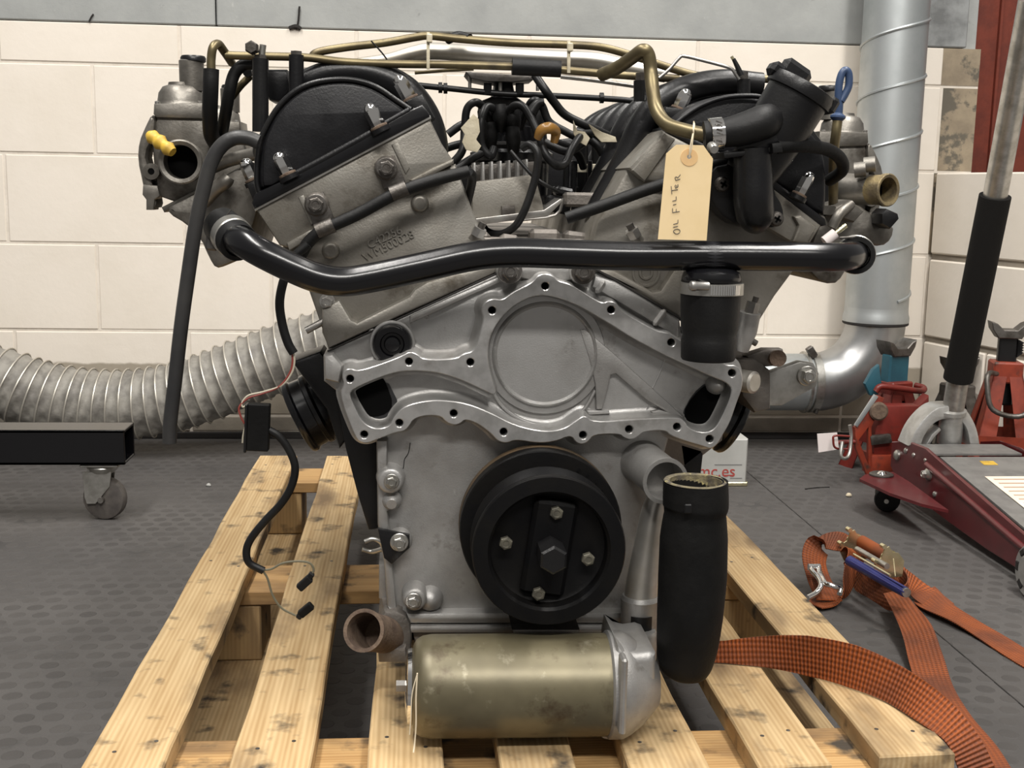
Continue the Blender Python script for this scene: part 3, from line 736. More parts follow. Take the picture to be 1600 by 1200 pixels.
# ================================================================ AXLE STANDS AND OLD JACK (right background)
def axle_stand(loc, rz, base_h, top_z, bm, pm, label, spread=.095, post=.03, handle=True, teeth=True, saddle_m='dark_steel', post_shape='ratchet', name='axle_stand'):
    loc = Vector(loc); R = rotm(rz=rz)
    T = empty(name, loc, label, 'axle stand', 'axle stands along the low wall')
    def at(x, y, z): return loc+R @ Vector((x, y, z))
    tw = .032
    # four folded sheet legs, each an angle tapering to the collar
    for k in range(4):
        a0 = math.pi/4+k*math.pi/2; c, s = math.cos(a0)*1.414, math.sin(a0)*1.414
        foot = Vector((c*spread, s*spread, 0)); head = Vector((c*tw, s*tw, base_h))
        ux = Vector((-math.copysign(1, c), 0, 0)); uy = Vector((0, -math.copysign(1, s), 0))
        mbk = MB()
        for u, v_ in ((ux, uy), (uy, ux)):
            a, b_, c2, d = foot, foot+u*.05, head+u*.03, head
            off = v_*.003
            P8 = [a, b_, c2, d, a+off, b_+off, c2+off, d+off]
            mbk.add(([tuple(loc+R @ p) for p in P8], [[0, 1, 2, 3], [7, 6, 5, 4], [0, 4, 5, 1], [1, 5, 6, 2], [2, 6, 7, 3], [3, 7, 4, 0]]))
        mbk.build('leg', bm, T, 0)
    for k in range(4):
        a0 = k*math.pi/2; u = Vector((math.cos(a0), math.sin(a0), 0)); v_ = Vector((-u.y, u.x, 0))
        zf = .35*base_h; e = spread+(tw-spread)*.35
        P8 = [u*e+v_*s*e*.98+Vector((0, 0, zf+dz))-u*t for t in (0, .003) for dz in (0, .03) for s in (-1, 1)]
        finish('brace', [tuple(loc+R @ p) for p in P8], [[0, 1, 3, 2], [4, 6, 7, 5], [0, 4, 5, 1], [2, 3, 7, 6], [0, 2, 6, 4], [1, 5, 7, 3]], bm, T, 0)
    box('collar', at(0, 0, base_h), (tw*2.1, tw*2.1, .05), bm, T, R, .004)
    box('post', at(0, 0, (base_h-.08+top_z-.02)/2), (post*2, post*1.1, top_z-.02-base_h+.08), pm, T, R, .004)
    if teeth:
        for k in range(5):
            zt = base_h+.035+k*(top_z-.04-base_h-.035)/5
            vs = [Vector((post, -post*.5, zt)), Vector((post+.014, -post*.5, zt+.012)), Vector((post, -post*.5, zt+.02))]; vs += [v+Vector((0, post, 0)) for v in vs]
            finish('ratchet_tooth', [tuple(loc+R @ v) for v in vs], [[0, 1, 2], [5, 4, 3], [0, 3, 4, 1], [1, 4, 5, 2], [2, 5, 3, 0]], pm, T, 0)
    sd = [(-.044, .024), (-.030, .020), (-.015, .006), (.015, .006), (.030, .020), (.044, .026), (.040, .008), (.026, -.014), (-.026, -.014), (-.040, .006)]
    vs, fs = prismw(sd, -.024, .024, .002)
    finish('saddle', [tuple(at(v[0], v[1], top_z-.01+v[2])) for v in vs], fs, saddle_m, T, 30)
    if handle:
        hp = [at(-.03, -.05, base_h), at(-.055, -.085, base_h+.005), at(-.06, -.10, base_h-.02), at(-.045, -.11, base_h-.075), at(.02, -.11, base_h-.085), at(.05, -.10, base_h-.03), at(.045, -.06, base_h+.005)]
        finish('bail_handle', *sweep(catmull(hp, 6), .006, 10), 'dark_steel', T, 60)
    return T
s1 = VZ(1392, 748, 0)
z1 = V(1398, 545, 2.80).z
# teal-post stand in a red base
A1 = axle_stand((1.19, 2.80, 0), .35, .20, V(1398, 540, 2.80).z, 'red_paint', 'teal_paint', 'red axle stand with a teal post and black saddle below the duct elbow', spread=.085, post=.031, handle=False, teeth=False)
yy = 2.745
tube('pin_handle', [(1368, 612, yy), (1376, 604, yy), (1400, 606, yy), (1438, 611, yy+.02), (1443, 606, yy+.05), (1430, 602, yy+.07)], 5, 'red_paint', A1)
prism('side_cheek', [(1352, 600), (1364, 578), (1374, 570), (1378, 600), (1372, 618), (1360, 618)], 2.76, 2.775, 'teal_paint', A1)
# old red bottle-shaped jack frame in front of it
oj = empty('jack_frame', VZ(1372, 748, 0), 'old orange-red triangular jack frame with rusty disc beside the trolley jack', 'jack')
yo = 2.635
prism('side_frame', [(1336, 668), (1372, 618), (1382, 622), (1362, 668), (1364, 745), (1357, 748), (1337, 700)], yo, yo+.012, 'orange_red_paint', oj, holes=[[(1342, 688), (1357, 668), (1357, 726)]])
prism('worn_edge', [(1335, 664), (1366, 616), (1373, 620), (1340, 668)], yo-.004, yo, 'galvanised', oj)
prism('body_panel', [(1378, 634), (1436, 634), (1452, 618), (1452, 690), (1420, 712), (1366, 712), (1364, 690)], yo+.014, yo+.05, 'red_paint', oj, bev=.004)
prism('base_plate', [(1362, 712), (1400, 712), (1396, 736), (1362, 744)], yo, yo+.06, 'orange_red_paint', oj)
prism('cross_bar', [(1360, 682), (1392, 679), (1395, 692), (1362, 696)], yo-.002, yo+.012, 'dark_steel', oj)
q = V(1372, 642, yo); lathe('rusty_disc', [(M(15, yo), 0), (M(15, yo), .008), (M(12, yo), .012)], q, (-.15, -1, 0), 'rusty', oj, 24)
tube('lever', [(1328, 664, yo-.02), (1330, 680, yo-.02), (1328, 706, yo-.03), (1322, 716, yo-.04), (1314, 712, yo-.04), (1316, 690, yo-.03)], 3, 'zinc', oj)
tube('hook_clip', [(1330, 682, yo-.02), (1305, 681, yo-.02), (1302, 688, yo-.02), (1306, 700, yo-.02), (1328, 702, yo-.02)], 1.8, 'red_paint', oj)
prism('paper_label', [(1277, 678), (1308, 676), (1311, 702), (1279, 707)], yo+.0, yo+.002, 'white_card', oj, bev=0)
tube('label_arm', [(1300, 692, yo+.006), (1340, 690, yo+.006)], 4, 'red_paint', oj)
A2 = axle_stand((V(1494, 600, 2.98).x-.02, 2.93, 0), .1, .17, V(1496, 566, 2.93).z, 'dark_steel', 'satin_black', 'dark axle stand partly hidden behind the padded jack handle', spread=.075, post=.016, handle=False)
A3 = axle_stand((1.40, 2.66, 0), -.25, .27, V(1605, 512, 2.66).z, 'orange_red_paint', 'satin_black', 'orange axle stand with toothed black post at the right edge', spread=.088, post=.021)

# ================================================================ SIGN / TIN BEHIND PALLET
ys = 2.63
b0 = V(1066, 753, ys); b1 = V(1166, 753, ys)
tn = empty('printed_tin', ((b0.x+b1.x)/2, ys+.03, 0), 'white printed tin standing on the floor behind the engine', 'tin')
zt = V(1166, 686, ys).z; zb_ = .004
loop = chaikin([(b0.x, zb_), (b1.x, zb_), (b1.x, zt), (b0.x, zt)], 0)
finish('tin_body', *prismw([(b0.x, zb_), (b1.x-.006, zb_), (b1.x, zb_+.006), (b1.x, zt), (b0.x, zt)], ys, ys+.07, .003), 'sign_white', tn)
finish('tin_rim', *prismw([(b0.x-.003, 0), (b1.x+.003, 0), (b1.x+.003, .010), (b0.x-.003, .010)], ys-.002, ys+.072, .002), 'gold_zinc', tn)
xd = (V(1150, 738, ys)-V(1100, 737, ys))
text_mesh('mc.es', M(27, ys), .0002, 'sign_red', 'lettering', tn, V(1120, 737, ys-.0006), (1, 0, 0), (0, 0, 1))
box('print_rule', V(1138, 742.5, ys-.0006), (M(19, ys), .0006, M(1.2, ys)), 'sign_red', tn, bev=0)
box('print_rule', V(1138, 726, ys-.0006), (M(45, ys), .0006, M(1, ys)), 'sign_grey', tn, bev=0)
box('print_rule', V(1150, 747, ys-.0006), (M(20, ys), .0006, M(.8, ys)), 'sign_grey', tn, bev=0)

# ================================================================ RATCHET STRAP
q = VZ(1350, 900, 0)
rs = empty('ratchet_strap', q, 'orange ratchet strap with blue handle trailing off the pallet', 'strap')
def Z(x, y, z): return VZ(x, y, z)
WB = 'orange_webbing'
def edge_ribbon(lo, hi):
    cs = [(p+q)/2 for p, q in zip(lo, hi)]; sd = [(q-p) for p, q in zip(lo, hi)]
    return ribbon('webbing', cs, [v.normalized() for v in sd], [v.length for v in sd], .0018, WB, rs)
bz = PZ+.0015
lo_ = [VZ(1095, 1034, bz), VZ(1135, 1036, bz), VZ(1200, 1043, bz), VZ(1270, 1057, bz), VZ(1330, 1075, bz), VZ(1388, 1098, bz), VZ(1440, 1131, bz), VX(1480, 1163, .534), VX(1500, 1208, .546), VX(1514, 1270, .556), VX(1522, 1370, .565), VX(1524, 1480, .57)]
hi_ = [V(1095, 1004, lo_[0].y+.006), V(1135, 1001, lo_[1].y+.006), V(1195, 994, lo_[2].y+.006), V(1255, 993, lo_[3].y+.006), V(1332, 1007, lo_[4].y+.006), V(1402, 1038, lo_[5].y+.010), V(1466, 1082, lo_[6].y+.014), VX(1514, 1130, .565), VX(1546, 1182, .578), VX(1570, 1250, .590), VX(1582, 1360, .60), VX(1584, 1470, .605)]
edge_ribbon(lo_, hi_)
ribbon('webbing', [Z(1440, 925, .004), Z(1462, 945, .012), Z(1500, 966, .010), Z(1545, 993, .004), Z(1600, 1028, .002), Z(1660, 1062, .002)],
       [Vector(v) for v in ((.75, .45, .25), (.75, .5, .15), (.72, .6, 0), (.7, .7, 0), (.7, .7, 0), (.7, .7, 0))], .048, .0018, WB, rs)
ribbon('webbing', [Z(1392, 890, .05), Z(1412, 905, .03), Z(1440, 925, .012), Z(1470, 947, .010)], [Vector(v) for v in ((.5, .6, .3), (.6, .6, .3), (.7, .55, .2), (.75, .5, .1))], .046, .0018, WB, rs)
ribbon('webbing', [Z(1395, 925, .035), Z(1412, 950, .04), Z(1433, 985, .035), Z(1447, 1030, .02), Z(1462, 1075, .008), Z(1490, 1120, .003), Z(1530, 1170, .002), Z(1570, 1240, .002)],
       [Vector(v) for v in ((.9, .3, .2), (.9, .2, .3), (.9, .1, .4), (.95, 0, .3), (.95, .1, .1), (.9, .2, 0), (.8, .4, 0), (.8, .4, 0))], [.03, .035, .045, .048, .048, .048, .048, .048], .0018, WB, rs)
ribbon('webbing', [Z(1296, 938, .012), Z(1280, 905, .03), Z(1272, 872, .055), Z(1283, 848, .075), Z(1310, 846, .082), Z(1332, 862, .07), Z(1328, 895, .045), Z(1318, 925, .02), Z(1300, 938, .008), Z(1270, 945, .006)],
       [Vector(v) for v in ((.8, .5, .1), (.8, .5, .1), (.8, .5, .2), (.75, .5, .4), (.6, .6, .5), (.5, .8, .1), (.6, .7, 0), (.6, .7, 0), (.5, .8, 0), (.5, .8, 0))], .044, .0018, WB, rs)
ribbon('webbing', [Z(1330, 868, .05), Z(1345, 905, .022), Z(1372, 925, .018), Z(1405, 935, .028), Z(1418, 922, .034), Z(1398, 902, .03), Z(1365, 898, .03)],
       [Vector(v) for v in ((.4, -.5, .8), (.3, -.4, .85), (.2, -.3, .9), (.1, -.2, .9), (0, .1, .9), (.2, .2, .9), (.3, .3, .9))], .044, .0018, WB, rs)
def rrod(name, a, b_, rpx, mm, seg=14): return finish(name, *sweep([a, a.lerp(b_, .5), b_], M(rpx, a.y), seg), mm, rs, 50)
hz = .062
rrod('webbing_roll', Z(1346, 846, .085), Z(1392, 873, .085), 10.5, WB)
rrod('ratchet_spool', Z(1339, 858, .082), Z(1386, 885, .082), 5, 'zinc')
rrod('tie_bar', Z(1334, 866, .083), Z(1391, 899, .083), 2, 'gold_zinc')
rrod('ratchet_handle', Z(1327, 876, .078), Z(1414, 925, .070), 8.5, 'handle_blue', 18)
for k in (-1, 1): rrod('handle_rib', Z(1329, 876+k*4-3, .086), Z(1412, 924+k*4-3, .079), 1.2, 'handle_blue', 8)
rrod('handle_end', Z(1413, 924, .0702), Z(1417, 926.5, .070), 8, 'zinc')
for (x, y, s) in ((1336, 853, 1), (1390, 880, 1)):
    ax = (Z(1392, 873, .085)-Z(1346, 846, .085)).normalized(); up_ = Vector((0, 0, 1)); sd_ = ax.cross(up_).normalized()
    c = Z(x, y, .078)
    out_ = [(x*.8, y*.85) for x, y in [(-.030, -.028), (.024, -.030), (.034, -.012), (.030, .006), (.020, .012), (.014, .030), (.004, .034), (-.004, .022), (-.018, .020), (-.032, .004)]]
    vs, fs = prismw(out_, -.0015, .0015, .0005)
    finish('ratchet_plate', [tuple(c+sd_*v[0]+ax*v[1]+up_*v[2]) for v in vs], fs, 'gold_zinc', rs, 30)
    lathe('ratchet_gear', [(.016, -.002), (.016, .002), (.006, .005)], c+ax*(-.003)+up_*.006, -ax, 'gold_zinc', rs, 12, 10)
    for a_, b2 in (((.014, .03), (.004, .03)), ((.028, .006), (.018, .0))): rrod('plate_pin', c+sd_*a_[0]+up_*a_[1]-ax*.005, c+sd_*a_[0]+up_*a_[1]+ax*.006, 4, 'gold_zinc', 10)
rrod('spring_wire', Z(1396, 873, .095), Z(1399, 900, .085), .8, 'gold_zinc', 6)
# claw hook
for pts in ([(1266, 885, .052), (1270, 893, .05), (1279, 903, .045), (1283, 914, .04), (1276, 926, .03), (1262, 934, .025)], [(1279, 885, .052), (1280, 893, .05), (1284, 902, .045), (1290, 912, .042), (1303, 916, .04), (1313, 920, .036), (1312, 928, .03)]):
    W_ = [Z(*p) for p in pts]; finish('claw_hook', *sweep(catmull(W_, 6), [M(4.6, 1.85)]*(len(catmull(W_, 6))), 12), 'chrome', rs, 60)
rrod('hook_eye', Z(1263, 886, .053), Z(1281, 886, .053), 5.5, 'chrome')

# ================================================================ FLOOR BITS
def lump(name, px, py, r, mm, label, cat):
    c = VZ(px, py, 0); v = lathe_vf([(r*.5, 0), (r, r*.35), (r*.9, r*.9), (r*.4, r*1.3)], (c.x, c.y, 0), (0, 0, 1), 9)
    vs = [(x+random.uniform(-1, 1)*r*.12, y+random.uniform(-1, 1)*r*.12, z) for x, y, z in v[0]]
    return tag(finish(name, vs, v[1], mm, None, 60), label, cat, 'bits of grit on the floor')
lump('pebble', 1326, 776, .0065, 'pebble', 'pale pebble on the floor left of the trolley jack caster', 'pebble')
lump('pebble', 326, 760, .0055, 'sign_white', 'grey grit lump on the floor between stand and pallet', 'pebble')
c0 = VZ(1258, 764, .0015); c1 = VZ(1296, 761, .0015)
tag(finish('wire_offcut', *sweep([c0, c0.lerp(c1, .5)+Vector((0, .004, 0)), c1], .0014, 6), 'gasket_black', None, 60), 'thin dark wire offcut lying on the floor by the jack', 'wire')
# ================================================================ ENGINE
eng = empty('engine', (.137, 1.55, PZ), 'large silver and black V-shaped car engine standing on the wooden pallet', 'engine')
YF = 1.19                                  # timing cover face
def B(px, py, Y): return V(px, py, Y)
# ---- hidden mass: crankcase, sump and heads running back
prism('cylinder_block', [(520, 560), (800, 430), (920, 428), (1150, 560), (1130, 690), (1040, 760), (1015, 960), (620, 960), (600, 760), (560, 690)], 1.25, 1.90, 'dark_aluminium', eng, bev=.006)
xa, xb = V(640, 985, 1.2).x, V(1000, 985, 1.2).x
zs = V(800, 990, 1.2).z
finish('sump', *prismw([(xa-.01, zs), (xb+.01, zs), (xb-.01, zs-.03), (xb-.03, PZ+.001), (xa+.03, PZ+.001), (xa+.01, zs-.03)], 1.20, 1.86, .006), 'dark_aluminium', eng)
for k in range(9):
    box('sump_fin', (xa+.03+k*(xb-xa-.06)/8, 1.20, (zs+PZ)/2), (.004, .016, zs-PZ-.02), 'dark_aluminium', eng, bev=.001)

# ---- timing cover
tcv = [(513, 548), (560, 526), (640, 489), (760, 434), (800, 416), (925, 413), (960, 432), (1062, 496), (1068, 538), (1150, 570), (1160, 600), (1140, 655), (1108, 694), (1046, 684), (1036, 720), (1030, 800), (1018, 900), (1012, 976), (630, 976), (612, 968), (604, 945), (600, 880), (590, 820), (588, 690), (562, 684), (536, 620), (506, 596), (505, 556)]
tc_ = prism('timing_cover', tcv, YF, YF+.07, 'cast_aluminium', eng, bev=.004)
# left edge rail, crack and bosses
prism('edge_rail', [(588, 688), (606, 688), (605, 735), (611, 795), (606, 800), (614, 890), (622, 968), (606, 960), (600, 880), (590, 815)], YF-.010, YF+.01, 'cast_aluminium', tc_, bev=.004)
prism('bottom_rail', [(606, 950), (640, 958), (760, 957), (1010, 957), (1012, 976), (630, 976), (612, 968)], YF-.014, YF+.01, 'cast_aluminium', tc_, bev=.005)
tube('casting_crack', [(641, 692, YF-.0004), (638, 708, YF-.0004), (632, 718, YF-.0004), (630, 732, YF-.0004), (624, 740, YF-.0004)], .6, 'hole_shade', tc_, 5)
def boss(px, py, r, Y0, Y1, mm, parent, name='boss', bev=.004):
    c = V(px, py, Y0); rr = M(r, Y0)
    return lathe(name, [(rr*.55, -.0002), (rr-bev*.6, 0), (rr-.15*bev, -bev*.4), (rr, -bev), (rr*1.12, -(Y1-Y0))], c, (0, -1, 0), mm, parent, 26, 50)
boss(610, 752, 21, YF-.020, YF, 'cast_aluminium', tc_); bolt('cover_bolt', 612, 752, YF-.021, 9, 'zinc', tc_, .006)
lathe('cast_boss', [(M(16, YF), 0), (M(15, YF), .006), (M(8, YF), .012)], V(612, 780, YF-.004), (0, -1, -.2), 'cast_aluminium', tc_, 20)
boss(648, 938, 19, YF-.024, YF, 'cast_aluminium', tc_); bolt('cover_bolt', 646, 939, YF-.025, 10, 'steel', tc_, .007)
lathe('cast_bump', [(M(22, YF), -.004), (M(20, YF), .006), (M(12, YF), .014), (M(3, YF), .016)], V(672, 934, YF), (0, -1, 0), 'cast_aluminium', tc_, 22, 60)
boss(624, 848, 19, YF-.010, YF, 'cast_aluminium', tc_)
prism('timing_pointer', [(590, 826), (640, 836), (640, 856), (612, 882), (600, 872)], YF-.016, YF-.011, 'satin_black', eng, bev=.0008)
bolt('pointer_bolt', 624, 847, YF-.017, 11, 'zinc', eng, .008)
for pts in ([(570, 846, 1.2), (583, 842, 1.2), (596, 848, 1.2), (600, 862, 1.2)], [(566, 858, 1.21), (582, 862, 1.21), (598, 858, 1.2)]): tube('linkage_clip', pts, 4, 'zinc', eng, 8)
prism('mount_lug', [(592, 882), (618, 880), (620, 930), (612, 944), (592, 936)], YF+.004, YF+.05, 'cast_aluminium', eng, bev=.003)
prism('lower_lug', [(596, 935), (612, 935), (616, 960), (598, 956)], YF+.0, YF+.05, 'dark_aluminium', eng, bev=.002)
# plug in the cover face
c = V(613, 537, YF-.004)
lathe('cover_plug', [(M(30, YF), -.004), (M(30, YF), .004), (M(27, YF), .007), (M(19, YF), .007), (M(17, YF), .003), (M(13, YF), .003), (M(11, YF), .008), (M(4, YF), .009)], c, (0, -1, 0), 'gloss_black', eng, 32)
prism('plug_rim', circ(613, 537, 36, 30), YF-.005, YF+.01, 'cast_aluminium', tc_, holes=[circ(613, 537, 29, 26)], bev=.002)
for x, y, a in ((662, 492, .5), (585, 520, .4)): box('casting_mark', V(x, y, YF), (.012, .004, .006), 'cast_aluminium', tc_, rotm(ry=a), .002)
# top bolts behind the black pipe
for x, y in ((797, 424), (911, 425)):
    boss(x, y, 20, YF-.018, YF+.02, 'cast_aluminium', tc_); bolt('cover_bolt', x, y, YF-.019, 14, 'dark_steel', tc_, .009)
prism('top_ridge', [(800, 416), (925, 413), (922, 432), (884, 440), (826, 438), (804, 432)], YF-.008, YF+.02, 'cast_aluminium', tc_, bev=.004)
for p in ([(640, 494), (700, 466), (760, 440), (790, 428), (786, 440), (745, 458), (690, 484), (640, 506)],):
    prism('gasket_rail', p, YF-.006, YF+.01, 'cast_aluminium', tc_, bev=.003)
prism('gasket_rail', [(930, 430), (962, 440), (1062, 502), (1062, 530), (1040, 518), (1012, 500), (962, 470), (925, 448)], YF-.008, YF+.01, 'cast_aluminium', tc_, bev=.004)
box('cast_rib', V(1030, 496, YF-.008), (M(11, YF), .012, M(30, YF)), 'cast_aluminium', tc_, rotm(ry=.6), .003)
box('cast_rib', V(938, 448, YF-.008), (M(9, YF), .010, M(24, YF)), 'cast_aluminium', tc_, rotm(ry=.6), .003)

# ---- water pump flange (raised machined face with bolt holes)
outer = [(833, 440), (840, 430), (852, 427), (864, 430), (872, 439), (887, 442), (905, 452), (925, 465), (942, 474), (950, 470), (962, 472), (968, 480), (974, 488), (1020, 514), (1034, 519), (1048, 520), (1060, 531), (1110, 553), (1127, 566), (1136, 571), (1150, 570), (1160, 580), (1161, 604), (1150, 632), (1141, 660), (1128, 682), (1120, 696), (1110, 702), (1100, 698), (1072, 690), (1048, 681), (1040, 672), (1006, 674), (998, 682), (986, 688), (974, 684), (968, 678), (928, 679), (920, 690), (910, 695), (900, 692), (892, 680), (869, 690), (841, 693), (806, 687), (792, 693), (778, 690), (768, 678), (747, 662), (727, 655), (720, 662), (710, 665), (697, 660), (689, 650), (665, 649), (646, 655), (640, 666), (632, 674), (618, 676), (602, 682), (588, 687), (574, 693), (564, 692), (557, 686), (548, 666), (538, 640), (531, 615), (538, 601), (534, 588), (537, 579), (547, 575), (560, 580), (600, 567), (628, 556), (640, 549), (652, 553), (662, 562), (712, 561), (725, 552), (737, 550), (745, 540), (752, 515), (756, 497), (752, 485), (757, 472), (770, 466), (785, 469), (800, 457), (814, 450)]
inner = [(862, 462), (900, 475), (930, 492), (1007, 540), (1110, 588), (1141, 600), (1144, 615), (1130, 648), (1117, 671), (1100, 677), (1076, 670), (1070, 657), (1057, 652), (990, 655), (927, 660), (914, 648), (900, 657), (882, 670), (852, 675), (805, 665), (767, 645), (730, 630), (692, 625), (665, 626), (632, 634), (616, 650), (610, 666), (587, 671), (566, 660), (553, 634), (545, 615), (555, 606), (590, 591), (617, 582), (640, 579), (680, 581), (717, 592), (750, 607), (778, 621), (768, 590), (761, 555), (767, 520), (790, 487), (820, 467), (842, 461)]
hol = [(852, 447), (955, 484), (1049, 535), (1144, 583), (1109, 686), (1058, 667), (983, 671), (911, 680), (787, 675), (709, 646), (624, 661), (569, 679), (547, 592), (639, 565), (735, 566), (769, 485)]
YG = YF-.026
fl_ = finish('water_pump_flange', *prism_vf([pxloop(chaikin(outer, 2), YG), pxloop(chaikin(inner, 2), YG)]+[pxloop(circ(x, y, 6.2, 14), YG) for x, y in hol], .0009, YG, YF+.004, 1), 'machined_aluminium', eng)
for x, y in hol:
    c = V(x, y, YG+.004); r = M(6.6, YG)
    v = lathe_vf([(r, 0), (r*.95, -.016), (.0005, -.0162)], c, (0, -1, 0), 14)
    finish('bolt_hole', v[0], v[1][:-2]+[v[1][-1]], 'hole_shade', fl_, 40)
# volute floor: cast cavity with stepped disc, channel and ribs
prism('volute_floor', chaikin(inner, 2), YF-.004, YF+.002, 'cast_aluminium', eng, bev=0)
def fillet(name, loop, sgn, d1, yt, yb, mm, steps=6):
    """cast cove running round an outline: from (0, yt) out to (d1, yb)"""
    p = loop if area2(loop) > 0 else loop[::-1]; n = len(p); vs = []; fs = []
    for s in range(steps+1):
        t = s/steps*math.pi/2
        vs += [(q[0], yb+(yt-yb)*(1-math.sin(t)), q[1]) for q in offset(p, sgn*d1*(1-math.cos(t)))]
    for s in range(steps):
        for k in range(n):
            j = (k+1) % n; f_ = [s*n+k, s*n+j, (s+1)*n+j, (s+1)*n+k]; fs.append(f_ if sgn < 0 else f_[::-1])
    return finish(name, vs, fs, mm, eng, 60)
fillet('volute_fillet', pxloop(chaikin(inner, 2), YG), 1, .0075, YG+.008, YF-.0042, 'cast_aluminium')
fillet('flange_fillet', pxloop(chaikin(outer, 2), YG), -1, .0065, YG+.008, YF-.0002, 'cast_aluminium')
cx, cy = 851, 553
cC = V(cx, cy, YF-.004); r = M(76, YF)
lathe('pump_disc', [(M(96, YF), -.001), (M(94, YF), .003), (M(83, YF), .004), (M(81, YF), .007), (M(78.5, YF), .008), (M(76.5, YF), .006), (M(75, YF), .0045), (M(40, YF), .0048), (.0005, .005)], cC, (0, -1, 0), 'cast_aluminium', eng, 64, 50)
tube('volute_lip', [V(x, y, YF-.006) for x, y in ((764, 600), (785, 634), (815, 656), (850, 665), (885, 658), (912, 640), (930, 610))], 3.0, 'cast_aluminium', eng, 10)
prism('volute_rib', [(906, 515), (914, 514), (960, 553), (1020, 607), (1066, 649), (1060, 655), (1046, 647), (1010, 625), (962, 584), (955, 586), (949, 612), (941, 640), (932, 640), (930, 600), (921, 562)], YF-.010, YF, 'cast_aluminium', eng, bev=.002)
prism('volute_rib', [(916, 641), (952, 641), (953, 647), (920, 649)], YF-.010, YF, 'cast_aluminium', eng, bev=.002)
prism('volute_rib', [(1017, 643), (1030, 640), (1068, 650), (1066, 656), (1022, 652)], YF-.010, YF, 'cast_aluminium', eng, bev=.002)
tube('casting_line', [(1041, 556, YF-.0045), (1032, 580, YF-.0045), (1020, 606, YF-.0045)], 1.2, 'machined_aluminium', eng, 6)
tube('casting_line', [(1014, 634, YF-.0045), (1008, 645, YF-.0045), (1003, 656, YF-.0045)], 1.2, 'machined_aluminium', eng, 6)
# coolant ports
lp = [(552, 611), (557, 604), (597, 589), (603, 598), (615, 632), (605, 646), (586, 652), (576, 650), (566, 634)]
ls = [(546, 614), (556, 606), (602, 588), (626, 636), (613, 652), (609, 665), (587, 670), (567, 659), (554, 634)]
rp_ = [(1105, 599), (1126, 611), (1131, 617), (1113, 656), (1100, 662), (1078, 671), (1067, 646), (1082, 620)]
rs_ = [(1105, 596), (1141, 602), (1143, 615), (1129, 648), (1116, 670), (1100, 676), (1077, 671), (1071, 658), (1064, 650), (1082, 616)]
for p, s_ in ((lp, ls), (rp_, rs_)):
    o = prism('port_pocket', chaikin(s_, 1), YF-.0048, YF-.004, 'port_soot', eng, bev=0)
    prism('coolant_port', chaikin(p, 1), YF-.0056, YF-.0048, 'hole_shade', o, bev=0)  # flat black patch painting in the dark depth of the port
lathe('port_boss', [(M(16, YF), -.002), (M(15, YF), .008), (M(8, YF), .015), (M(1, YF), .017)], V(1117, 600, YF-.004), (0, -1, 0), 'cast_aluminium', eng, 20, 60)

# ---- cylinder heads
hl = prism('cylinder_head', [(440, 384), (560, 322), (650, 280), (712, 256), (735, 320), (757, 372), (796, 417), (640, 489), (513, 547), (500, 505), (478, 442)], YF+.014, 1.84, 'dirty_aluminium', eng, bev=.005)
hr = prism('cylinder_head', [(1035, 203), (1120, 245), (1203, 286), (1286, 350), (1266, 382), (1238, 428), (1212, 463), (1186, 505), (1164, 552), (1064, 498), (918, 411), (932, 350), (957, 305), (982, 260)], YF+.014, 1.84, 'dirty_aluminium', eng, bev=.005)
# left head: pocketed lower rail with boss and stud
prism('head_rail', [(503, 484), (530, 468), (549, 500), (558, 504), (640, 463), (648, 452), (668, 440), (720, 425), (790, 405), (796, 417), (640, 487), (514, 545), (503, 520)], YF-.002, YF+.02, 'dirty_aluminium', hl, bev=.004)
tube('head_gasket', [(512, 549, YF-.001), (640, 490.5, YF-.003), (760, 435, YF-.004), (800, 417, YF-.004)], 1.6, 'gasket_black', hl, 6, smooth=False)
bolt('stud_nut', 511, 471, YF+.004, 9, 'steel', hl, .008, loc=None)
tube('stud', [(478, 517, YF+.01), (508, 501, YF+.012)], 5.5, 'steel', hl, 10)
prism('rail_step', [(505, 556), (520, 552), (536, 572), (530, 600), (507, 594)], YF-.012, YF+.02, 'cast_aluminium', hl, bev=.006)
for k, s in enumerate(('C42256', 'WM500028')):
    xdir = V(648, 357, YF)-V(578, 391, YF)
    text_mesh(s, M(18, YF), .0012, 'dirty_aluminium', 'casting_number', hl, V(601+k*6, 371+k*13, YF+.0134), xdir, (0, 0, 1))
for x, y in ((656, 318), (516, 392)): boss(x, y, 13, YF+.006, YF+.016, 'dirty_aluminium', hl, 'cast_boss', .004)
# cam carrier (tappet block) left
cl_ = prism('cam_carrier', [(399, 327), (536, 256), (671, 184), (676, 195), (690, 224), (709, 252), (706, 258), (645, 284), (600, 306), (520, 343), (484, 366), (450, 387), (437, 384)], YF-.004, 1.86, 'dirty_aluminium', eng, bev=.004)
prism('cast_step', [(640, 281), (676, 262), (709, 248), (709, 256), (648, 288)], YF-.009, YF+.01, 'dirty_aluminium', cl_, bev=.002)
prism('cast_step', [(448, 380), (482, 360), (496, 356), (492, 368), (452, 392)], YF-.009, YF+.01, 'dirty_aluminium', cl_, bev=.002)
prism('cast_rib', [(612, 226), (622, 222), (640, 262), (634, 272)], YF-.006, YF+.004, 'dirty_aluminium', cl_, bev=.001)
prism('cast_rib', [(466, 308), (474, 304), (494, 346), (486, 352)], YF-.006, YF+.004, 'dirty_aluminium', cl_, bev=.001)
prism('cover_gasket', [(396, 325), (672, 180), (674, 185), (399, 330)], YF-.006, YF+.5, 'zinc', cl_, bev=.0005)
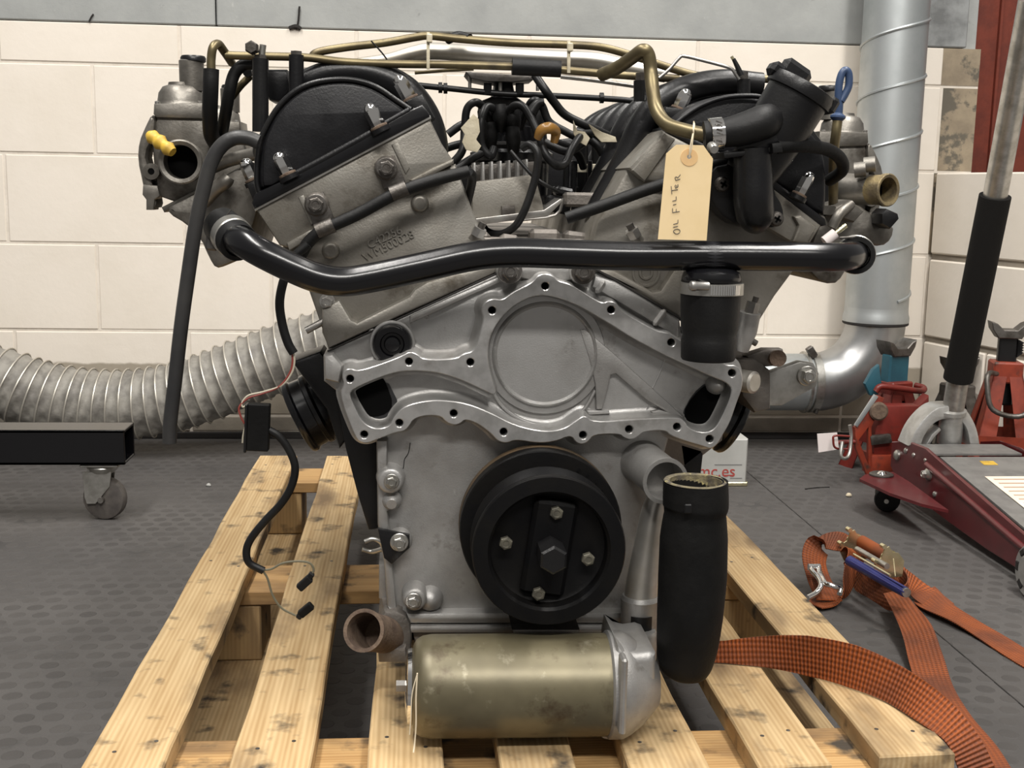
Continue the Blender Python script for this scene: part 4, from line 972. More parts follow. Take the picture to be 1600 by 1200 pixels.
# hose clips with bolts on the carrier
for (sq, bx_, by, clip) in (([(476, 309), (505, 300), (522, 342), (490, 354)], 494, 320, [(490, 350), (516, 340), (526, 362), (500, 374)]), ([(585, 255), (616, 242), (633, 282), (600, 296)], 604, 263, [(606, 294), (631, 284), (640, 302), (616, 313)])):
    prism('clip_plate', sq, YF-.010, YF-.005, 'dark_steel', cl_, bev=.001)
    boss(bx_, by, 17, YF-.014, YF-.006, 'dark_aluminium', cl_, 'bolt_boss', .002)
    bolt('carrier_bolt', bx_, by, YF-.014, 12, 'dark_steel', cl_, .009)
    c0 = V((clip[0][0]+clip[3][0])/2, (clip[0][1]+clip[3][1])/2, YF-.024); c1 = V((clip[1][0]+clip[2][0])/2, (clip[1][1]+clip[2][1])/2, YF-.024)
    finish('hose_clip', *sweep([c0, c0.lerp(c1, .5), c1], M(11.5, YF), 18), 'dark_steel', cl_, 50)
tube('breather_hose', [(470, 398, YF-.02), (484, 376, YF-.022), (508, 358, YF-.024), (560, 334, YF-.024), (620, 302, YF-.024), (680, 281, YF-.022), (732, 268, YF-.018)], 9.5, 'rubber_black', eng, 16)
tube('hose_tail', [(732, 268, YF-.018), (738, 276, YF), (734, 300, YF+.03), (726, 330, YF+.05)], 7, 'rubber_black', eng, 12)
# ---- cam cover left
dome = [(405, 302), (401, 280), (404, 230), (415, 200), (435, 167), (462, 142), (492, 129), (530, 124), (562, 127), (590, 137), (620, 157), (641, 171), (624, 181), (592, 198), (520, 238), (455, 274)]
cc = prism('cam_cover', chaikin(dome, 1), YF-.002, 1.84, 'crinkle_black', eng, bev=.007, steps=3)
prism('cover_face', [(524+(x-524)*.93, 215+(y-215)*.93) for x, y in chaikin(dome, 1)], YF-.005, YF, 'crinkle_black', cc, bev=.002)
prism('cover_flange', [(393, 318), (398, 302), (452, 277), (520, 240), (592, 200), (642, 171), (660, 163), (671, 178), (672, 182), (536, 254), (397, 327)], YF-.008, 1.85, 'gloss_black', cc, bev=.002)
tube('cover_lip', [(x, y, YF-.001) for x, y in dome[:12]], 4.2, 'satin_black', cc, 10)
tube('flange_bead', [(462, 272, YF-.005), (520, 241, YF-.005), (580, 208, YF-.005)], 6, 'satin_black', cc, 8)
tube('flange_bead', [(602, 193, YF-.005), (640, 172, YF-.005)], 5, 'satin_black', cc, 8)
def cap_nut(tx, ty, bx_, by, Y, parent, w=10.5):
    t, b_ = V(tx, ty, Y), V(bx_, by, Y); ax = (t-b_); Ln = ax.length; ax.normalize()
    r = M(w, Y)
    h6 = lathe_vf([(r*1.0, 0), (r*1.06, Ln*.04), (r*1.06, Ln*.70)], b_, ax, 6)
    d_ = lathe_vf([(r*.93, Ln*.66), (r*.93, Ln*.74), (r*.85, Ln*.85), (r*.6, Ln*.95), (r*.15, Ln)], b_, ax, 20)
    o = MB().add(h6).add(d_).build('cap_nut', 'chrome', parent, 40)
    lathe('copper_washer', [(r*1.25, -.0015), (r*1.3, 0), (r*1.25, .001)], b_, ax, 'rusty', o, 20)
    lathe('nut_seat', [(r*1.5, -.006), (r*1.5, -.0015)], b_, ax, 'satin_black', o, 20)
for a in ((381, 248, 396, 280, 1.30), (432, 238, 449, 272, YF-.016), (574, 162, 592, 198, YF-.016), (620, 118, 640, 154, 1.24)): cap_nut(*a, cc)
prism('cover_lug', [(634, 158), (660, 146), (680, 184), (668, 192), (640, 172)], 1.215, 1.26, 'satin_black', cc, bev=.003)
prism('cover_lug', [(385, 288), (402, 280), (412, 304), (398, 320)], 1.28, 1.34, 'satin_black', cc, bev=.003)
# inlet runners: six curved ducts over each cam cover down into the vee
for k in range(6):
    dy = k*.098
    def sh(pts): return [V(x, y, Y0)+Vector((0, dy, 0)) for x, y, Y0 in pts]
    p = sh([(470, 130, 1.30), (520, 114, 1.30), (580, 116, 1.30), (632, 140, 1.30), (664, 180, 1.30), (678, 224, 1.30), (676, 268, 1.30)])
    tube('inlet_runner', p, [.0125, .0135, .0145, .0155, .0155, .015, .015], 'satin_black', eng, 18, metres=True)
    p = sh([(1190, 132, 1.28), (1130, 128, 1.28), (1076, 138, 1.28), (1034, 160, 1.28), (1004, 196, 1.28), (984, 240, 1.28), (958, 290, 1.28), (928, 345, 1.28)])
    tube('inlet_runner', p, [.0125, .0135, .0145, .0155, .0155, .015, .015], 'satin_black', eng, 18, metres=True)
# ---- right cam cover, thermostat housing and filler
cr_ = prism('cam_cover', chaikin([(1046, 196), (1066, 176), (1098, 156), (1130, 148), (1170, 146), (1206, 158), (1252, 186), (1284, 226), (1292, 260), (1292, 318), (1288, 342), (1205, 282), (1120, 238)], 1), YF+.006, 1.84, 'crinkle_black', eng, bev=.006, steps=3)
tube('cover_edge', [(1050, 198, YF+.002), (1072, 180, YF+.002), (1100, 163, YF+.002), (1135, 152, YF+.002), (1175, 150, YF+.002), (1200, 154, YF+.002)], 4, 'crinkle_black', cr_, 10)
prism('cover_flange', [(1044, 196), (1205, 278), (1290, 342), (1292, 352), (1284, 354), (1203, 292), (1040, 206)], YF, 1.85, 'satin_black', cr_, bev=.002)
cap_nut(1075, 139, 1061, 170, 1.25, cr_, 10); cap_nut(1268, 269, 1249, 304, YF-.012, cr_, 9.5)
prism('cover_lug', [(1040, 166), (1078, 172), (1072, 192), (1034, 190)], 1.235, 1.28, 'satin_black', cr_, bev=.003)
cq = prism('cam_carrier', [(1036, 204), (1118, 246), (1204, 290), (1284, 352), (1266, 380), (1236, 378), (1180, 345), (1100, 302), (1050, 286), (1004, 282), (982, 262)], YF-.002, 1.80, 'dirty_aluminium', eng, bev=.004)
prism('cast_rib', [(1040, 208), (1056, 217), (1008, 284), (988, 266)], YF-.007, YF, 'dirty_aluminium', cq, bev=.003)
prism('cast_rib', [(1240, 338), (1252, 336), (1276, 356), (1262, 380), (1238, 378), (1248, 352)], YF-.008, YF, 'dirty_aluminium', cq, bev=.003)
# right head lower rail and stud
prism('head_rail', [(930, 418), (960, 422), (1020, 456), (1032, 454), (1054, 420), (1072, 420), (1064, 498), (1000, 461), (925, 415)], YF-.002, YF+.02, 'dirty_aluminium', hr, bev=.004)
tube('head_gasket', [(914, 411, YF-.004), (960, 437, YF-.004), (1064, 498.5, YF-.003)], 1.8, 'gasket_black', hr, 6, smooth=False)
lathe('cast_roundel', [(M(22, YF), 0), (M(22, YF), .002), (M(19, YF), .002), (M(18, YF), .0005), (M(12, YF), .0005), (M(11, YF), .002), (M(8, YF), .002), (M(7, YF), .0005)], V(1009, 426, YF+.013), (0, -1, 0), 'dirty_aluminium', hr, 32)
st_a, st_b = V(1160, 548, YF+.0), V(1172, 488, YF-.006)
finish('stud_boss', *sweep([st_a, st_a.lerp(st_b, .5), st_b], [M(10, YF), M(17, YF), M(17, YF)], 18), 'cast_aluminium', hr, 50)
tube('stud_nut', [(1173, 490, YF-.006), (1178, 472, YF-.006)], 11, 'steel', hr, 6, 2)
tube('stud', [(1178, 476, YF-.006), (1182, 464, YF-.006)], 5, 'dark_steel', hr, 10, 2)
tube('stud', [(1164, 526, YF-.004), (1182, 537, YF-.004)], 5, 'dark_steel', hr, 10, 2)
for px, py in ((753, 358), (985, 360)):
    sg = 1 if px < 800 else -1
    tube('head_stud', [(px-sg*14, py+18, YF+.006), (px, py, YF+.002)], 9, 'dirty_aluminium', hl if px < 800 else hr, 14, 2)
    tube('stud_nut', [(px-sg*8, py+10, YF-.002), (px-sg*2, py-2, YF-.004)], 11, 'steel', hl if px < 800 else hr, 6, 2)
    tube('stud_tip', [(px-sg*3, py, YF-.003), (px+sg*2, py-10, YF-.004)], 6, 'dark_steel', hl if px < 800 else hr, 10, 2)
# thermostat housing
YT = 1.135
th = prism('thermostat_housing', chaikin([(1110, 262), (1150, 254), (1204, 256), (1210, 300), (1224, 322), (1226, 346), (1206, 358), (1152, 354), (1124, 334), (1106, 300)], 1), YT+.030, YF+.004, 'satin_black', eng, bev=.003)
tb = [V(1176, 232, YT), V(1176, 270, YT), V(1177, 310, YT), V(1180, 336, YT+.006), V(1182, 350, YT+.02)]
finish('outlet_body', *sweep(catmull(tb, 5), rads([M(29, YT), M(30, YT), M(31, YT), M(30, YT), M(18, YT)], 21), 28), 'satin_black', th, 60)
for x, y in ((1128, 288), (1212, 342)):
    c = V(x, y, YT+.028); r = M(12, YT)
    o = lathe('housing_screw', [(r, -.004), (r, .003), (r*.8, .006), (r*.3, .007)], c, (0, -1, 0), 'dark_steel', th, 20)
    for a in (.5, .5+math.pi/2): box('screw_slot', c+Vector((0, -.0068, 0)), (r*1.0, .0012, r*.28), 'hole_shade', o, rotm(ry=a), 0)
prism('hose_strap', [(1130, 238), (1190, 230), (1216, 226), (1222, 236), (1150, 246), (1132, 248)], YT-.014, YT+.03, 'rubber_black', th, bev=.002)
# filler neck
n0, n1 = V(1178, 262, YT+.02), V(1251, 142, YT+.012)
nx = (n1-n0).normalized(); LN = (n1-n0).length; rn = M(50, YT)
nk = lathe('filler_neck', [(rn*.80, -.01), (rn*.92, LN*.25), (rn*.98, LN*.5), (rn, LN*.9), (rn, LN*.98)], n0, nx, 'satin_black', eng, 40, 50)
lathe('neck_rim', [(rn*.98, -.004), (rn*1.10, -.003), (rn*1.12, .003), (rn*1.06, .009), (rn*.92, .010), (rn*.9, .002)], n0+nx*LN*.97, nx, 'satin_black', nk, 40)
rd_ = (V(1293, 172, YT)-V(1207, 118, YT)).normalized()
box('neck_tab', n0+nx*(LN+.010)-rd_*rn*.45, (.032, .012, .022), 'satin_black', nk, rotm(ry=-.65+1.2), .005)
box('neck_tab', n0+nx*(LN+.004)-rd_*rn*1.0, (.016, .02, .014), 'satin_black', nk, rotm(ry=.55), .004)
box('cam_ramp', n0+nx*(LN*.97+.004)+rd_*rn*1.02, (.010, .03, .016), 'satin_black', nk, rotm(ry=.5), .003)
# spigot with clamp, joining the neck
tube('heater_spigot', [(1100, 211, YT-.01), (1130, 208, YT-.012), (1160, 202, YT-.014), (1190, 192, YT-.012), (1206, 186, YT+.006)], [21, 22, 25, 27, 25], 'rubber_black', eng, 22)
lathe('spigot_end', [(M(26, YT), -.008), (M(25, YT), 0), (M(18, YT), .010), (M(4, YT), .014)], V(1198, 188, YT-.008), (.9, -.1, .35), 'rubber_black', eng, 22, 60)
tube('neck_fillet', [(1150, 232, YT+.0), (1190, 222, YT-.004), (1222, 212, YT+.004)], [14, 20, 16], 'satin_black', eng, 18)
ca = (V(1130, 208, YT)-V(1100, 211, YT)).normalized(); r = M(23, YT)
hc_ = lathe('hose_clamp', [(r, -.0065), (r*1.06, -.006), (r*1.06, .006), (r, .0065)], V(1118, 209, YT-.011), ca, 'chrome', eng, 32)
lathe('clamp_screw', [(M(8, YT), 0), (M(8, YT), .008), (M(6, YT), .011)], V(1112, 229, YT-.026), (0, -1, -.3), 'zinc', hc_, 14)
for k in range(6): box('clamp_slot', V(1118+(.5 if k % 2 else -.5), 192+k*6, YT-.011)+Vector((0, -r*(1.07 if 1 < k < 4 else .95)-.0002, 0)), (.006, .0008, .0012), 'dark_steel', hc_, rotm(ry=.3), 0)
tube('bypass_hose', [(1214, 230, YT-.01), (1240, 228, YT-.004), (1266, 229, YT+.01), (1294, 234, YT+.03), (1313, 248, YT+.05), (1316, 266, YT+.07), (1296, 282, YT+.10)], 10, 'dusty_rubber', eng, 16)
prism('hose_cuff', [(1206, 224), (1222, 222), (1224, 238), (1208, 240)], YT-.022, YT+.01, 'rubber_black', eng, bev=.002)
tube('vacuum_rod', [(885, 341, YF-.006), (940, 322, YF-.010), (1000, 300, YF-.012), (1035, 288, YF-.014), (1090, 266, YF-.014), (1140, 244, YF-.014)], 9.5, 'rubber_black', eng, 16)

# ---- big black coolant cross pipe
YP = 1.115
cp_ = tube('coolant_pipe', [(352, 366, YP+.085), (362, 370, YP+.05), (380, 379, YP+.018), (410, 396, YP+.004), (455, 418, YP), (495, 434, YP), (535, 440, YP), (580, 434, YP), (660, 417, YP), (740, 400, YP), (800, 395, YP), (880, 397, YP), (980, 400, YP), (1110, 400, YP), (1220, 401, YP), (1290, 402, YP), (1318, 401, YP+.008), (1332, 399, YP+.03), (1338, 397, YP+.07)], 22.5, 'gloss_black', eng, 28, 6)
for c, ax in ((V(366, 372, YP+.045), Vector((.45, -.80, -.30))), (V(1337, 398, YP+.050), Vector((-.30, -.92, .0)))):
    o = lathe('pipe_hose', [(M(30, YP), -.035), (M(31, YP), .010), (M(30, YP), .013), (M(23, YP), .013), (M(22, YP), -.004)], c, ax, 'rubber_black', cp_, 30)
    lathe('hose_clamp', [(M(31, YP), -.006), (M(32.5, YP), -.005), (M(32.5, YP), .005), (M(31, YP), .006)], c-ax.normalized()*.006, ax, 'zinc', o, 30)
box('clamp_block', V(333, 372, YP+.07), (.012, .014, .024), 'dark_steel', cp_, rotm(ry=.1), .002)
box('clamp_block', V(332, 350, YP+.08), (.010, .012, .014), 'dark_steel', cp_, None, .002)
tube('clamp_tail', [(348, 344, YP+.05), (356, 334, YP+.05), (361, 327, YP+.05)], 1, 'dark_steel', cp_, 6, 3)
tube('clamp_screw', [(1288, 378, YP+.05), (1305, 365, YP+.05)], 9, 'white_card', cp_, 12, 2)
tube('screw_tip', [(1305, 365, YP+.05), (1322, 352, YP+.05)], 4, 'gold_zinc', cp_, 10, 2)
tube('clamp_tail', [(1312, 372, YP+.04), (1340, 372, YP+.04), (1352, 384, YP+.04), (1358, 400, YP+.045)], 2, 'dark_steel', cp_, 6, 4)
lathe('pipe_branch', [(M(44, YP), -.006), (M(46, YP), -.004), (M(46, YP), -.001), (M(44, YP), .003), (M(34, YP), .006), (M(24, YP), .007)], V(1112, 430, YP), (0, 0, 1), 'gloss_black', cp_, 32)
tube('weld_scuff', [(1086, 400, YP), (1112, 400, YP), (1140, 400.4, YP)], [22.4, 22.9, 22.4], 'scuffed_black', cp_, 28, 3)
tee = lathe('pump_hose', [(M(41, YP), -.082), (M(43, YP), -.080), (M(44, YP), -.062), (M(42, YP), -.058), (M(45, YP), -.052), (M(47, YP), -.03), (M(48, YP), -.008), (M(46, YP), 0)], V(1112, 430, YP+.004), (0, 0, 1), 'rubber_black', eng, 36)
hcl = lathe('hose_clamp', [(M(48, YP), -.006), (M(50, YP), -.0055), (M(50, YP), .0055), (M(48, YP), .006)], V(1112, 450, YP+.004), (0, 0, 1), 'zinc', tee, 36)
lathe('clamp_screw', [(M(7, YP), -.008), (M(7, YP), .004), (M(8, YP), .005), (M(8, YP), .009), (M(4, YP), .011)], V(1094, 447, YP-.026), (-1, -.1, 0), 'steel', hcl, 14)
for k in range(14):
    a = -.25+k*.075; box('clamp_thread', V(1112, 450, YP+.004)+Vector((M(50.4, YP)*math.sin(a), -M(50.4, YP)*math.cos(a), 0)), (.0016, .0012, .009), 'chrome', hcl, rotm(rz=a), 0)

# ---- crank pulley
pc = V(846, 829, 1.143); pcx, pcz = pc.x, pc.z
def pul(name, prof_, y, mm, parent, seg=64): return lathe(name, prof_, (pcx, y, pcz), (0, -1, 0), mm, parent, seg, 30)
Rr = M(131, 1.143)
pu = pul('damper_ring', [(Rr*.5, -.030), (Rr*.985, -.030), (Rr*1.0, -.026), (Rr*1.0, -.002), (Rr*.985, 0), (Rr*.8, .001), (Rr*.5, .001)], 1.143, 'pulley_black', eng)
Rf = M(125, 1.073)
pul('v_groove', [(Rf*.8, -.066), (Rf*.9, -.060), (Rf*.9, -.050), (Rf*.99, -.040), (Rf*1.0, -.036), (Rf*.98, -.033), (Rf*.88, -.022), (Rf*.97, -.012), (Rf*.985, -.010), (Rf*.985, -.007), (Rf*.965, -.0065), (Rf*.965, -.0045), (Rf*1.0, -.004), (Rf*1.0, 0), (Rf*.985, .002), (Rf*.80, .003), (Rf*.765, 0), (Rf*.75, -.012), (Rf*.70, -.014), (.01, -.014)], 1.075, 'pulley_black', pu)
pul('rubber_band', [(Rr*.97, -.029), (Rr*1.004, -.029), (Rr*1.004, -.017), (Rr*.97, -.017)], 1.143, 'brown_band', pu)
hub = box('hub_plate', (pcx+.001, 1.085, pcz), (M(72, 1.08), .010, M(160, 1.08)), 'pulley_black', pu, rotm(ry=.14), .004)
for x, y in ((869, 800), (790, 847), (918, 872), (841, 926)):
    o = bolt('pulley_bolt', x, y, 1.0805, 11, 'dull_bolt', pu, .006, False)
vs, fs = prismw(hexpoly(0, 0, M(24, 1.06), .5), -.036, 0, .002)
finish('crank_nut', [(v[0]+pcx+.001, v[1]+1.081, v[2]+pcz) for v in vs], fs, 'satin_black', pu, 30)
for a in (1.05, .9, .75, .6, .48): box('timing_mark', (pcx+Rr*.88*math.cos(a), 1.1418, pcz+Rr*.88*math.sin(a)), (.004, .0006, .0022), 'pulley_black', pu, rotm(ry=-a), 0)
prism('sensor_bracket', [(800, 984), (906, 984), (903, 998), (804, 997)], 1.10, 1.14, 'dark_steel', eng, bev=.001)

# ---- sump flange and oil filter
prism('sump_flange', [(612, 968), (635, 978), (1010, 978), (1012, 990), (640, 990), (616, 980)], YF-.016, YF+.05, 'cast_aluminium', eng, bev=.003)
prism('sump_front', [(644, 988), (1005, 988), (1005, 1010), (650, 1010)], YF-.008, YF+.04, 'dark_aluminium', eng, bev=.002)
YO = 1.084
f0, f1 = V(645, 1072, YO), V(950, 1069, YO); fx = (f1-f0); LF = fx.length; fx.normalize(); rf = M(83, YO)
ofl = lathe('oil_filter', [(rf*.78, .000), (rf*.90, .003), (rf*.97, .009), (rf, .018), (rf*1.005, LF*.6), (rf*1.0, LF)], f0, fx, 'olive_can', eng, 56, 40)
lathe('end_plate', [(.002, -.007), (rf*.55, -.006), (rf*.72, -.004), (rf*.74, 0), (rf*.70, .003)], f0+Vector((-.001, 0, 0)), fx, 'chrome', ofl, 40)
lathe('through_bolt', [(.006, -.010), (.006, 0)], f0+fx*(-.006), fx, 'steel', ofl, 6)
fh_ = lathe('filter_head', [(rf*1.01, -.003), (rf*1.06, -.001), (rf*1.06, .012), (rf*.98, .020), (rf*.8, .032), (rf*.45, .048), (.002, .052)], f1, fx, 'cast_aluminium', eng, 44, 40)
prism('head_body', chaikin([(958, 1000), (985, 1024), (1026, 1018), (1027, 1040), (1024, 1090), (1018, 1118), (990, 1124), (966, 1130)], 1), YO-.03, YO+.05, 'cast_aluminium', fh_, bev=.008, steps=3)
box('head_rib', V(972, 1084, YO-.052), (.006, .02, .075), 'cast_aluminium', fh_, None, .002)
prism('head_lug', chaikin([(940, 1132), (968, 1128), (970, 1148), (952, 1158), (938, 1154)], 1), YO-.02, YO+.02, 'cast_aluminium', fh_, bev=.003)
c = V(1000, 1000, 1.14); lathe('head_collar', [(M(28, YO), -.030), (M(29, YO), -.018), (M(29, YO), .008), (M(26, YO), .011), (M(20, YO), .011)], c, (0, 0, 1), 'cast_aluminium', fh_, 30)
lathe('pipe_seal', [(M(23, YO), -.016), (M(23, YO), .016)], V(1000, 982, 1.148), (0, 0, 1), 'rubber_black', fh_, 28)
tube('label_string', [(652, 1052, YO-.068), (650, 1090, YO-.068), (650, 1130, YO-.068), (648, 1160, YO-.068), (646, 1176, YO-.072)], 1.4, 'string', ofl, 6)
tube('label_string', [(652, 1052, YO-.068), (644, 1084, YO-.068), (642, 1120, YO-.068), (640, 1148, YO-.068)], 1.0, 'string', ofl, 6)
# oil transfer pipe up the right side
tube('oil_pipe', [(1030, 770, YF-.03), (1020, 800, YF-.03), (1012, 850, YF-.03), (1004, 905, YF-.032), (1000, 945, YF-.034)], [17, 19, 22, 26, 28], 'polished_alloy', eng, 26)
lathe('pipe_collar', [(M(30, YF), -.030), (M(30, YF), -.002), (M(31, YF), .002), (M(28, YF), .006)], V(1000, 938, YF-.034), (0, 0, 1), 'cast_aluminium', eng, 32)
# coolant outlet stub
s0, s1 = V(1004, 722, YF+.002), V(1040, 752, YF-.07)
sx_ = (s1-s0).normalized(); LS = (s1-s0).length
lathe('outlet_stub', [(M(37, YF), -.002), (M(36, YF), .004), (M(34, YF), .008), (M(34, YF), LS-.006), (M(36, YF), LS-.003), (M(36, YF), LS), (M(30, YF), LS), (M(29, YF), LS-.03)], s0, sx_, 'cast_aluminium', eng, 36)
# left lower spigot
w0, w1 = V(612, 994, 1.19), V(568, 985, 1.12)
wx = (w1-w0).normalized(); LW = (w1-w0).length
lathe('drain_spigot', [(M(31, 1.15), -.01), (M(30, 1.15), LW*.6), (M(33, 1.15), LW-.006), (M(34, 1.15), LW), (M(28, 1.15), LW), (M(27, 1.15), LW-.05)], w0, wx, 'rusty', eng, 36)
prism('spigot_body', chaikin([(590, 956), (632, 955), (644, 980), (642, 1036), (606, 1036), (592, 1020)], 1), 1.17, 1.24, 'dark_aluminium', eng, bev=.005)
prism('spigot_foot', [(590, 1014), (634, 1012), (636, 1036), (592, 1036)], 1.16, 1.20, 'dark_aluminium', eng, bev=.003)
# ---- bottom radiator hose
YR = 1.075
rr_ = [52, 53, 53, 50, 55, 56, 54, 51, 47, 40, 26]
hp_ = [(1087, 752), (1087, 775), (1087, 790), (1086, 802), (1084, 840), (1082, 900), (1078, 960), (1074, 1005), (1070, 1032), (1066, 1046), (1064, 1054)]
W_ = [V(x, y, YR+(.012*max(0, (y-960)/90))) for x, y in hp_]
path = catmull(W_, 4); rr2 = [M(q, YR) for q in rads(rr_, len(path))]
rh_ = finish('radiator_hose', *sweep(path[::-1], rr2[::-1], 40, True, .82, .02), 'dusty_rubber', eng, 60)
lathe('hose_liner', [(M(42.8, YR), -.001), (M(43, YR), -.016), (M(20, YR), -.0175), (.001, -.018)], V(1087, 752, YR), (0, 0, 1), 'corroded', rh_, 36, caps=False)
lathe('hose_lip', [(M(43, YR), -.014), (M(42, YR), .0003), (M(46, YR), .0012), (M(50, YR), .0012), (M(51.5, YR), .0002)], V(1087, 752, YR), (0, 0, 1), 'corroded', rh_, 40, caps=False)
box('hose_notch', V(1075, 795, YR-.034), (.007, .003, .009), 'rubber_black', rh_, None, .001)

# ---- engine mounts
def px_prof(L_, Y): return [(M(r, Y), M(h, Y)) for r, h in L_]
lathe('engine_mount', px_prof([(46, -2), (57, 0), (59, 3), (59, 9), (55, 12), (54, 28), (57, 30), (57, 36), (52, 40), (50, 60), (44, 75)], 1.36), V(465, 653, 1.36), (.88, .05, .44), 'gloss_black', eng, 44)
prism('mount_plate', [(528, 628), (552, 640), (586, 692), (592, 700), (592, 826), (576, 828), (560, 776), (540, 700)], 1.225, 1.235, 'satin_black', eng, bev=.001)
prism('mount_bracket', [(456, 566), (500, 550), (540, 600), (548, 680), (530, 702), (510, 640)], 1.27, 1.33, 'satin_black', eng, bev=.004)
lathe('engine_mount', px_prof([(42, -2), (50, 0), (52, 3), (52, 10), (47, 14), (47, 34), (50, 36), (50, 42), (44, 46), (40, 70)], 1.34), V(1148, 664, 1.34), (-.86, .05, .46), 'gloss_black', eng, 44)
prism('mount_bracket', [(1060, 690), (1100, 702), (1096, 740), (1070, 760)], 1.25, 1.29, 'satin_black', eng, bev=.003)
# right alternator bracket
prism('side_bracket', [(1202, 582), (1250, 565), (1272, 568), (1280, 584), (1276, 604), (1222, 634), (1200, 634)], 1.26, 1.272, 'zinc', eng, bev=.002)
bolt('bracket_bolt', 1261, 587, 1.259, 12, 'zinc', eng, .010)
prism('side_casting', [(1150, 560), (1180, 560), (1205, 580), (1205, 640), (1180, 646), (1160, 620)], 1.24, 1.36, 'dark_aluminium', eng, bev=.005)
prism('upper_bracket', [(1164, 556), (1196, 546), (1224, 546), (1228, 560), (1214, 572), (1190, 574)], 1.245, 1.262, 'dark_aluminium', eng, bev=.003)
tube('pivot_bolt', [(1212, 560, 1.25), (1216, 560, 1.215)], 13, 'rusty', eng, 20, 2)
lathe('side_plug', [(M(18, 1.22), -.02), (M(18, 1.22), .008), (M(14, 1.22), .010)], V(1168, 596, 1.215), (.6, -.8, 0), 'polished_alloy', eng, 24)
# ---------------------------------------------------------------- carburettors
def carb(pre, ox, oy, k, Y, mir, parent=eng):
    """one side-draught carburettor. local photo coords are taken from the left front one; mirrored for the right bank"""
    def q(x, y): return (ox+(x-282)*k*mir, oy+(y-253)*k)
    def Pn(name, pts, y0, y1, mm, par=None, bev=.003, sm=0): return prism(name, [q(*p) for p in pts], Y+y0, Y+y1, mm, par or body, bev=bev, smooth_n=sm)
    body = prism('carburettor', [q(*p) for p in ((244, 182), (322, 184), (330, 215), (322, 262), (318, 300), (280, 318), (246, 306), (240, 262), (236, 215))], Y, Y+.075, 'carburettor_alloy', parent, bev=.005, steps=2)
    def L(name, x, y, prof, axis, mm, dy=.035, seg=30): return lathe(name, [(M(r*k, Y), M(h*k, Y)) for r, h in prof], V(*q(x, y), Y+dy), axis, mm, body, seg, 40)
    L('vacuum_chamber', 284, 182, [(38, -2), (39, 0), (39, 14), (36, 17), (35, 22), (33, 34), (27, 43), (19, 46), (18, 50)], (0, 0, 1), 'carburettor_alloy')
    L('dashpot', 300, 138, [(18, -4), (18.5, 40), (16, 42)], (0, 0, 1), 'carburettor_alloy')
    L('dashpot_cap', 302, 96, [(16, -2), (19, 0), (19, 5), (17, 8)], (0, 0, 1), 'satin_black')
    Pn('chamber_flange', ((240, 162), (318, 160), (320, 178), (318, 186), (244, 184), (239, 178)), -.004, .07, 'carburettor_alloy', bev=.003)
    for x in (246, 312): L('cover_screw', x, 162, [(4, -2), (4, 3), (2, 4)], (0, 0, 1), 'steel', .004, 12)
    Pn('choke_bracket', ((236, 178), (243, 184), (240, 212), (226, 240), (232, 262), (242, 300), (246, 324), (234, 326), (224, 300), (222, 286), (214, 250), (216, 222), (226, 198)), -.004, .03, 'carburettor_alloy', bev=.004, sm=1)
    L('screw_boss', 237, 268, [(12, -10), (12, 4), (5, 4.5), (4, 1)], (0, -1, 0), 'carburettor_alloy', -.004, 20)
    L('boss_hole', 237, 268, [(4.6, 0), (4.2, .4)], (0, -1, 0), 'hole_shade', -.0068, 14)
    Pn('adjuster_nut', ((223, 288), (246, 290), (250, 306), (242, 312), (240, 328), (228, 328), (228, 312), (222, 304)), -.006, .02, 'carburettor_alloy', bev=.002)
    Pn('float_bowl', ((262, 322), (318, 296), (342, 300), (340, 330), (318, 356), (296, 352), (272, 334)), .0, .06, 'carburettor_alloy', bev=.006, sm=1)
    Pn('bowl_rib', ((252, 324), (310, 294), (314, 300), (256, 332)), -.006, .02, 'carburettor_alloy', bev=.002)
    return body, q
lb, lq = carb('l', 282, 253, 1.0, 1.36, 1)
# intake adapter plate between carb and head (left)
prism('intake_adapter', chaikin([(296, 306), (340, 280), (388, 252), (402, 262), (410, 300), (402, 332), (390, 372), (380, 402), (352, 416), (336, 420), (326, 404), (312, 372), (290, 350), (262, 334), (262, 322)], 1), 1.34, 1.60, 'carburettor_alloy', eng, bev=.006)
tube('balance_pipe', [(318, 318, 1.33), (336, 296, 1.325), (352, 284, 1.32), (358, 276, 1.32)], [9, 11, 11, 9], 'carburettor_alloy', eng, 16)
tube('coolant_gallery', [(330, 262, 1.35), (360, 250, 1.34), (400, 240, 1.33)], 10, 'carburettor_alloy', eng, 16)
def throat(px, py, r, Y, mm, ax=(0, -1, 0), L_=.05, inner='hole_shade'):
    rr = M(r, Y); c = V(px, py, Y)
    o = lathe('throat_ring', [(rr*.9, -L_), (rr*.92, -.006), (rr, -.005), (rr, 0), (rr*.93, .001), (rr*.76, 0), (rr*.74, -.022)], c, ax, mm, eng, 36)
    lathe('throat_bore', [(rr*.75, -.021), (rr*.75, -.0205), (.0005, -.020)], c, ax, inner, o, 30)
throat(282, 253, 33, 1.328, 'carburettor_alloy')
tube('plastic_plug', [(232, 210, 1.325), (244, 218, 1.32), (256, 227, 1.315), (270, 238, 1.31)], [6, 11, 9, 12, 8, 11, 7], 'yellow_plastic', eng, 14)
# rear carb, left (only its dashpot shows)
lb2, _ = carb('l2', 346, 262, .78, 1.66, 1)
